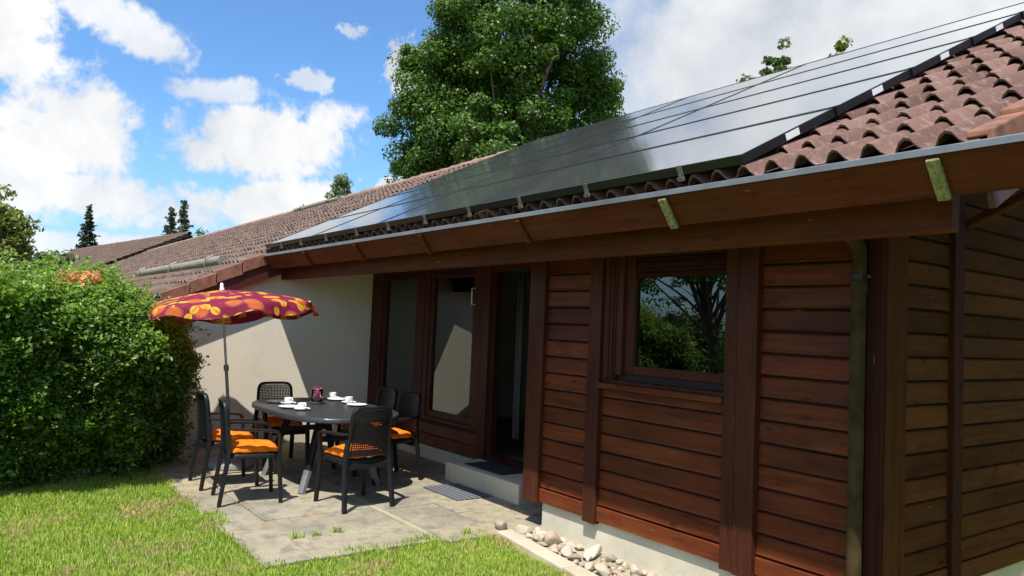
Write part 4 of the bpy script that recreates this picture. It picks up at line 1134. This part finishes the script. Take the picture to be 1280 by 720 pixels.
# sprigs that stick out: short arcs of leaves with their twigs
SP, SO, tw = [], [], MB()
for i in range(330):
    if i < 190: yy = rng.uniform(-4.7, -2.0); b = Vector((float(hedge_front(yy, hedge_top(yy)))-rng.uniform(-.05, 1.3), yy, float(hedge_top(yy))-.05)); dr = Vector((rng.normal(.15, .3), rng.normal(0, .3), 1)); ln = rng.uniform(.10, .42)*(1 if rng.random() < .8 else 1.3)
    elif i < 290: yy = rng.uniform(-4.7, -1.95); zz = rng.uniform(.3, 1.8); b = Vector((float(hedge_front(yy, zz))-.05, yy, min(zz, float(hedge_top(yy)))-.05)); dr = Vector((1, rng.normal(.2, .4), rng.normal(.5, .3))); ln = rng.uniform(.12, .30)
    else: xx = rng.uniform(-4.6, -3.8); zz = rng.uniform(.45, 1.6); b = Vector((xx, -2.02, zz)); dr = Vector((rng.normal(.5, .4), 1., rng.normal(.25, .3))); ln = rng.uniform(.12, .42)
    dr.normalize(); e = b+dr*ln+Vector((0, 0, -.12*ln)); mid = b.lerp(e, .5)+Vector((0, 0, .06*ln))
    tw.tube([b, mid, e], [.004, .003, .0015], 5)
    k = int(9+ln*46); q = rng.uniform(.15, 1.02, k)[:, None]
    pts = (1-q)**2*np.array(b)+2*q*(1-q)*np.array(mid)+q*q*np.array(e)+rng.normal(0, .028, (k, 3)); SP.append(pts); SO.append(np.tile([.3, .1, .5], (k, 1)))
P4 = np.concatenate(SP); O4 = np.concatenate(SO)
P = np.concatenate([P1, P2, P3, P4]); O = np.concatenate([O1, O2, O3, O4])
near_top = (P[:, 2] > hedge_top(P[:, 1])-.22+rng.normal(0, .12, len(P)))      # paler yellow-green leaf colour along the top
HL = Matrix.Translation((3.9, 3.4, 0))
V, Ft = leaves(P, .038, up=.25, out=O, rng=rng, aspect=.58, jitter=.6)
nv = len(V); TV = np.array(tw.v); T4 = np.array([f for f in tw.f if len(f) == 4])+nv
c = np.array([hedge_front(-3.15, 1.6)-.42, -3.0, 1.90]); Pb = c+rng.normal(0, 1, (170, 3))*np.array([.07, .10, .035])
Vb, Fb = leaves(Pb, .045, up=.4, rng=rng); nb_ = len(Fb); Fb = Fb+nv+len(TV)
me = np_mesh('foliage', np.concatenate([V, TV, Vb]), T4, np.concatenate([Ft, Fb]))      # leaves and a few blossoms on their twigs
hf = link('foliage', me, LEAF_HEDGE, hd); hf.matrix_parent_inverse = HL; me.materials.append(M['bark']); me.materials.append(LEAF_BLOSSOM); me.materials.append(LEAF_TOP)
me.polygons.foreach_set('material_index', np.concatenate([np.ones(len(T4), np.int32), np.where(near_top[np.arange(len(Ft)) % len(P)], 3, 0).astype(np.int32), np.full(nb_, 2, np.int32)]))
st = MB()
for i in range(46):
    y0 = rng.uniform(-4.6, -1.9); x0 = float(hedge_front(y0, .3))-rng.uniform(.25, 1.1); y1 = y0+rng.normal(0, .25)
    st.tube([(x0, y0, -.05), (x0+rng.normal(0, .06), (y0+y1)/2, .8), (x0+rng.normal(.05, .15), y1, float(hedge_top(y1))-.15)], [.02, .014, .005], 6)
q = st.build('stem', M['bark'], hd, smooth='auto'); q.matrix_parent_inverse = HL
# garden on the far side of the lawn (behind the photographer; seen mirrored in the panes)
make_tree('ash_tree', (-5.2, -8.6, 0), [((-5.6, -8.2, 3.1), (1.9, 1.5, .55)), ((-4.3, -7.7, 2.7), (1.2, .9, .35)), ((-7.2, -9.0, 2.9), (1.3, 1.2, .6)), ((-5.6, -8.8, 4.6), (2.2, 2.2, 1.2))], 110, 90, .34, .085, LEAF_BIG, 'spreading tree at the far edge of the lawn, mirrored in the kitchen window', trunk_r=.11, nlimb=46, seed=51, shell=.2, flat=.5)
for i, (x, y, h, r, lb) in enumerate([(-4.1, -9.2, 1.7, 1.25, 'bright round shrub at the far edge of the lawn, nearest the house axis'), (-7.2, -9.6, 1.9, 1.5, 'broad dark shrub at the far edge of the lawn beyond the hedge'), (-.6, -11.5, 2.3, 1.7, 'tall shrub at the far edge of the lawn opposite the patio'), (3.4, -12.5, 2.2, 1.9, 'wide shrub at the far edge of the lawn opposite the house corner')]):
    make_tree('shrub', (x, y, 0), [((x, y, h*.55), (r, r, h*.55)), ((x+.3*r, y+.2, h*.8), (r*.6, r*.6, h*.4))], 90, 130, .34, .09, LEAF_HEDGE if i % 2 == 0 else LEAF_FAR, lb, 'shrubs at the far edge of the lawn', trunk_r=.06, nlimb=14, seed=60+i, cat='shrub')

for i, (x, y, h, r) in enumerate([(8.6, -.5, 4.6, 1.9), (8.2, 3.0, 5.2, 2.2), (8.8, 6.6, 4.8, 2.1)]):  # unseen trees, added to block the sky and darken the gable wall
    make_tree('garden_tree', (x, y, 0), [((x, y, h*.5), (r, r, h*.5))], 150, 90, .5, .16, LEAF_BIG, ['dense tree beside the gable, nearest the lawn', 'tallest dense tree facing the middle of the gable', 'dense tree beside the gable, farthest from the lawn'][i], 'trees beside the gable', trunk_r=.12, nlimb=10, seed=80+i, shell=.5)
# ------------------------------------------------------------------ grass
rng = np.random.default_rng(5)
N = 230000
gx = rng.uniform(-4.2, 3.4, N); gy = rng.uniform(-6.0, -.25, N)
edge = .022*rng.normal(size=N)+.07*np.sin(gx*3.1)+.05*np.sin(gx*8.3+1)+.035*np.sin(gx*19)
edge = np.maximum(edge, 0)+.015*rng.random(N); edge2 = np.maximum(.02+.025*rng.normal(size=N)+.05*np.sin(gy*4)+.045*np.sin(gy*11), 0)
inpat = (gx > PX0) & (gx < PX1-edge2) & (gy > PY0+edge-.0)
strip = (gx >= PX1-.05) & (gy > -.325-.14*(gx+.03)-.10+.03*np.sin(gx*9)+.02*rng.normal(size=N))
camd = np.hypot(gx-CAM.x, gy-CAM.y)
hed = gx < hedge_front(gy, np.full(N, .1))-.05
keep = ~(inpat | strip | hed) & (rng.random(N) < np.clip(1.25-np.maximum(0, camd-4.)*.08, .35, 1))
gx, gy = gx[keep], gy[keep]; n = len(gx)
dens = .5+.5*np.sin(gx*2.7+np.sin(gy*3.1))*np.cos(gy*2.2)
tuft = (.5+.5*np.sin(gx*9+2*np.sin(gy*7))*np.sin(gy*8+gx*3))**3
h = rng.uniform(.008, .034, n)*(.85+.8*tuft)*(.75+.35*dens); wd = rng.uniform(.0022, .0042, n); a = rng.uniform(0, 6.28, n); le = rng.uniform(.1, .9, n)*h; la = rng.uniform(0, 6.28, n)
sx, sy = np.cos(a)*wd, np.sin(a)*wd; lx, ly = np.cos(la)*le, np.sin(la)*le
z0 = np.where((gx > PX0) & (gx < PX1) & (gy > PY0), -.002, -.020)
A = np.stack([gx-sx, gy-sy, z0], 1); B = np.stack([gx+sx, gy+sy, z0], 1)
Cc = np.stack([gx+sx*.8+lx*.35, gy+sy*.8+ly*.35, z0+h*.6+.012], 1); Dd = np.stack([gx-sx*.8+lx*.35, gy-sy*.8+ly*.35, z0+h*.6+.012], 1); T_ = np.stack([gx+lx, gy+ly, z0+h+.012], 1)
V = np.stack([A, B, Cc, Dd, T_], 1).reshape(-1, 3); k = np.arange(n)*5
me = np_mesh('grass', V, np.stack([k, k+1, k+2, k+3], 1), np.stack([k+3, k+2, k+4], 1))
tag(link('grass', me, M['grass']), 'short sunlit lawn grass with dry patches', 'grass', kind='stuff')
# weeds in the joint between two slabs
for (x, y, s, lb) in [(-.60, -1.80, 1., 'largest tuft of grass growing in the slab joint near the lawn corner'), (-.61, -1.64, .6, 'smallest tuft of grass in the slab joint, between two others'), (-.62, -1.48, .85, 'low spreading tuft of grass in the slab joint, nearest the table'), (-.13, -.62, .8, 'tuft of grass at the patio edge beside the stones')]:
    r = random.Random(int(x*100+y*1000)); w = MB()
    for i in range(34):
        a = r.uniform(0, 6.28); L = r.uniform(.03, .085)*s; bx, by = r.gauss(0, .012), r.gauss(0, .03)*s; wd_ = .003; ca, sa = math.cos(a), math.sin(a); o = r.uniform(.2, .9)*L
        w.add([(bx-sa*wd_, by+ca*wd_, -.01), (bx+sa*wd_, by-ca*wd_, -.01), (bx+ca*o*.5+sa*wd_, by+sa*o*.5-ca*wd_, L*.65), (bx+ca*o*.5-sa*wd_, by+sa*o*.5+ca*wd_, L*.65), (bx+ca*o, by+sa*o, L*.9)], [(0, 1, 2, 3), (3, 2, 4)])
    tag(w.build('weed', M['grass'], loc=(x, y, 0)), lb, 'weed', 'weeds in the paving joints')

# ------------------------------------------------------------------ sun and sky
SUN = Vector((.30, -.43, 1.)).normalized()
sl = bpy.data.lights.new('sun', 'SUN'); sl.energy = 5.0; sl.angle = R_(.55); sl.color = (1., .95, .86)
so = bpy.data.objects.new('sun', sl); COL.objects.link(so); so.rotation_euler = SUN.to_track_quat('Z', 'Y').to_euler(); so.location = (3, -6, 12)

wd = bpy.data.worlds.new('World'); SC.world = wd; wd.use_nodes = True
nt = NT(wd.node_tree); bg = nt.n['Background']
sky = nt.new('ShaderNodeTexSky'); sky.sky_type = 'NISHITA'; sky.sun_disc = False
sky.sun_elevation = math.asin(SUN.z); sky.sun_rotation = math.atan2(SUN.x, SUN.y)
sky.air_density = 1.; sky.dust_density = .6; sky.ozone_density = 1.6
gen = nt.new('ShaderNodeTexCoord').outputs['Generated']
nrm = nt.new('ShaderNodeVectorMath', operation='NORMALIZE'); nt.link(gen, nrm.inputs[0]); dv = nrm.outputs[0]
sx = nt.new('ShaderNodeSeparateXYZ'); nt.link(dv, sx.inputs[0])
az = nt.math('MULTIPLY', nt.math('ARCTAN2', sx.outputs[0], sx.outputs[1]), 180/math.pi)
el = nt.math('MULTIPLY', nt.math('ARCSINE', sx.outputs[2]), 180/math.pi)
cz = nt.noise(dv, 7., 9, .60, .25); cz2 = nt.noise(dv, 22., 7, .6, .3); cz3 = nt.noise(dv, 2.6, 6, .55); cz4 = nt.noise(dv, 60., 6, .6, .4)
small_wob = nt.math('ADD', nt.math('MULTIPLY', nt.math('SUBTRACT', cz2, .5), 4.2), nt.math('MULTIPLY', nt.math('SUBTRACT', cz4, .5), 3.4))
wob = nt.math('ADD', nt.math('MULTIPLY', nt.math('SUBTRACT', cz, .5), 4.2), nt.math('ADD', nt.math('MULTIPLY', nt.math('SUBTRACT', cz2, .5), 2.4), nt.math('MULTIPLY', nt.math('SUBTRACT', cz4, .5), 1.1)))
# cloud banks: azimuth, elevation, half widths (degrees), tilt, density
banks = [(-85, 11.5, 7.2, 4.6, 0, 1.), (-88.5, 16.5, 3.2, 4.4, 10, 1.), (-81.5, 18.4, 5.2, 1.7, -20, .9), (-73.5, 12.6, 7.6, 3.0, 6, 1.), (-76, 15.4, 4.8, 1.1, 5, .8),
         (-84, 7.4, 12.5, 2.4, 0, .95), (-71, 8.0, 5.6, 1.9, 5, 1.), (-80, 4.2, 12., 1.1, 0, .8), (-62.5, 18., 1.9, 2.5, 15, 1.), (-69.6, 17.0, 1.7, .9, 0, .75), (-66.9, 20.7, 1.3, .6, 0, .7),
         (-62.5, 9.3, 2.6, 2.0, 0, .9), (-29, 19, 25, 17, 0, 1.25), (-31, 38, 32, 24, 0, 1.1), (-52, 10.5, 2.6, 1.7, 0, .9), (-115, 14, 14, 9, 0, 1.), (-10, 10, 30, 6, 0, 1.)]
msk = None
for (a0, e0, ra, re, tilt, dn) in banks:
    da = nt.math('SUBTRACT', az, float(a0)); de = nt.math('SUBTRACT', el, float(e0)); c, s = math.cos(R_(tilt)), math.sin(R_(tilt))
    u = nt.math('DIVIDE', nt.math('ADD', nt.math('MULTIPLY', da, c), nt.math('MULTIPLY', de, s)), float(ra)); v = nt.math('DIVIDE', nt.math('SUBTRACT', nt.math('MULTIPLY', de, c), nt.math('MULTIPLY', da, s)), float(re))
    r2 = nt.math('SQRT', nt.math('ADD', nt.math('MULTIPLY', u, u), nt.math('MULTIPLY', v, v)))
    d = nt.math('SUBTRACT', 1.02, r2); d = nt.math('ADD', d, nt.math('MULTIPLY', small_wob if ra < 2.8 else wob, .62 if ra < 20 else .12))
    d = nt.math('MULTIPLY', nt.smooth(d, -.05, .50), min(1., dn))
    msk = d if msk is None else nt.math('MAXIMUM', msk, d)
# loose cumulus over the rest of the sky, outside the part described above
away = nt.smooth(nt.math('ABSOLUTE', nt.math('ADD', az, 55.)), 48., 62.)
high = nt.smooth(el, 26., 34.)
rest = nt.math('MULTIPLY', nt.math('MAXIMUM', away, high), nt.smooth(nt.math('ADD', nt.math('MULTIPLY', cz3, .8), nt.math('MULTIPLY', cz, .35)), .56, .70))
msk = nt.math('MAXIMUM', msk, rest)
msk = nt.math('MULTIPLY', msk, nt.smooth(el, -2., 1.))
shade = nt.math('ADD', nt.math('MULTIPLY', cz, .65), nt.math('MULTIPLY', cz3, .5))
K = 7.5
grey = nt.math('MULTIPLY', nt.smooth(az, -60., -40.), nt.smooth(el, 26., 17.))                       # thicker, greyer cloud towards the right
lit = nt.ramp(shade, [(.46, (.60*K, .655*K, .73*K)), (.555, (.80*K, .83*K, .87*K)), (.68, (1.02*K, 1.02*K, 1.02*K))])
dull = nt.ramp(shade, [(.38, (.56*K, .60*K, .66*K)), (.72, (.92*K, .94*K, .97*K))])
cc = nt.mix(grey, lit, dull)
hz = nt.math('MULTIPLY', nt.smooth(el, 16., 0.), .42)
skyc = nt.mix(1., sky.outputs[0], (.86, 1.25, 1.58), 'MULTIPLY')
skyc = nt.mix(hz, skyc, (.42*K, .64*K, .90*K))
cc = nt.mix(nt.smooth(el, 23., 30.), cc, nt.mix(1., cc, (1.6, 1.6, 1.6), 'MULTIPLY'))      # unseen cloud above the view, boosted to brighten the panels' reflection
fin = nt.mix(msk, skyc, cc)
nt.link(fin, bg.inputs[0]); bg.inputs['Strength'].default_value = .095
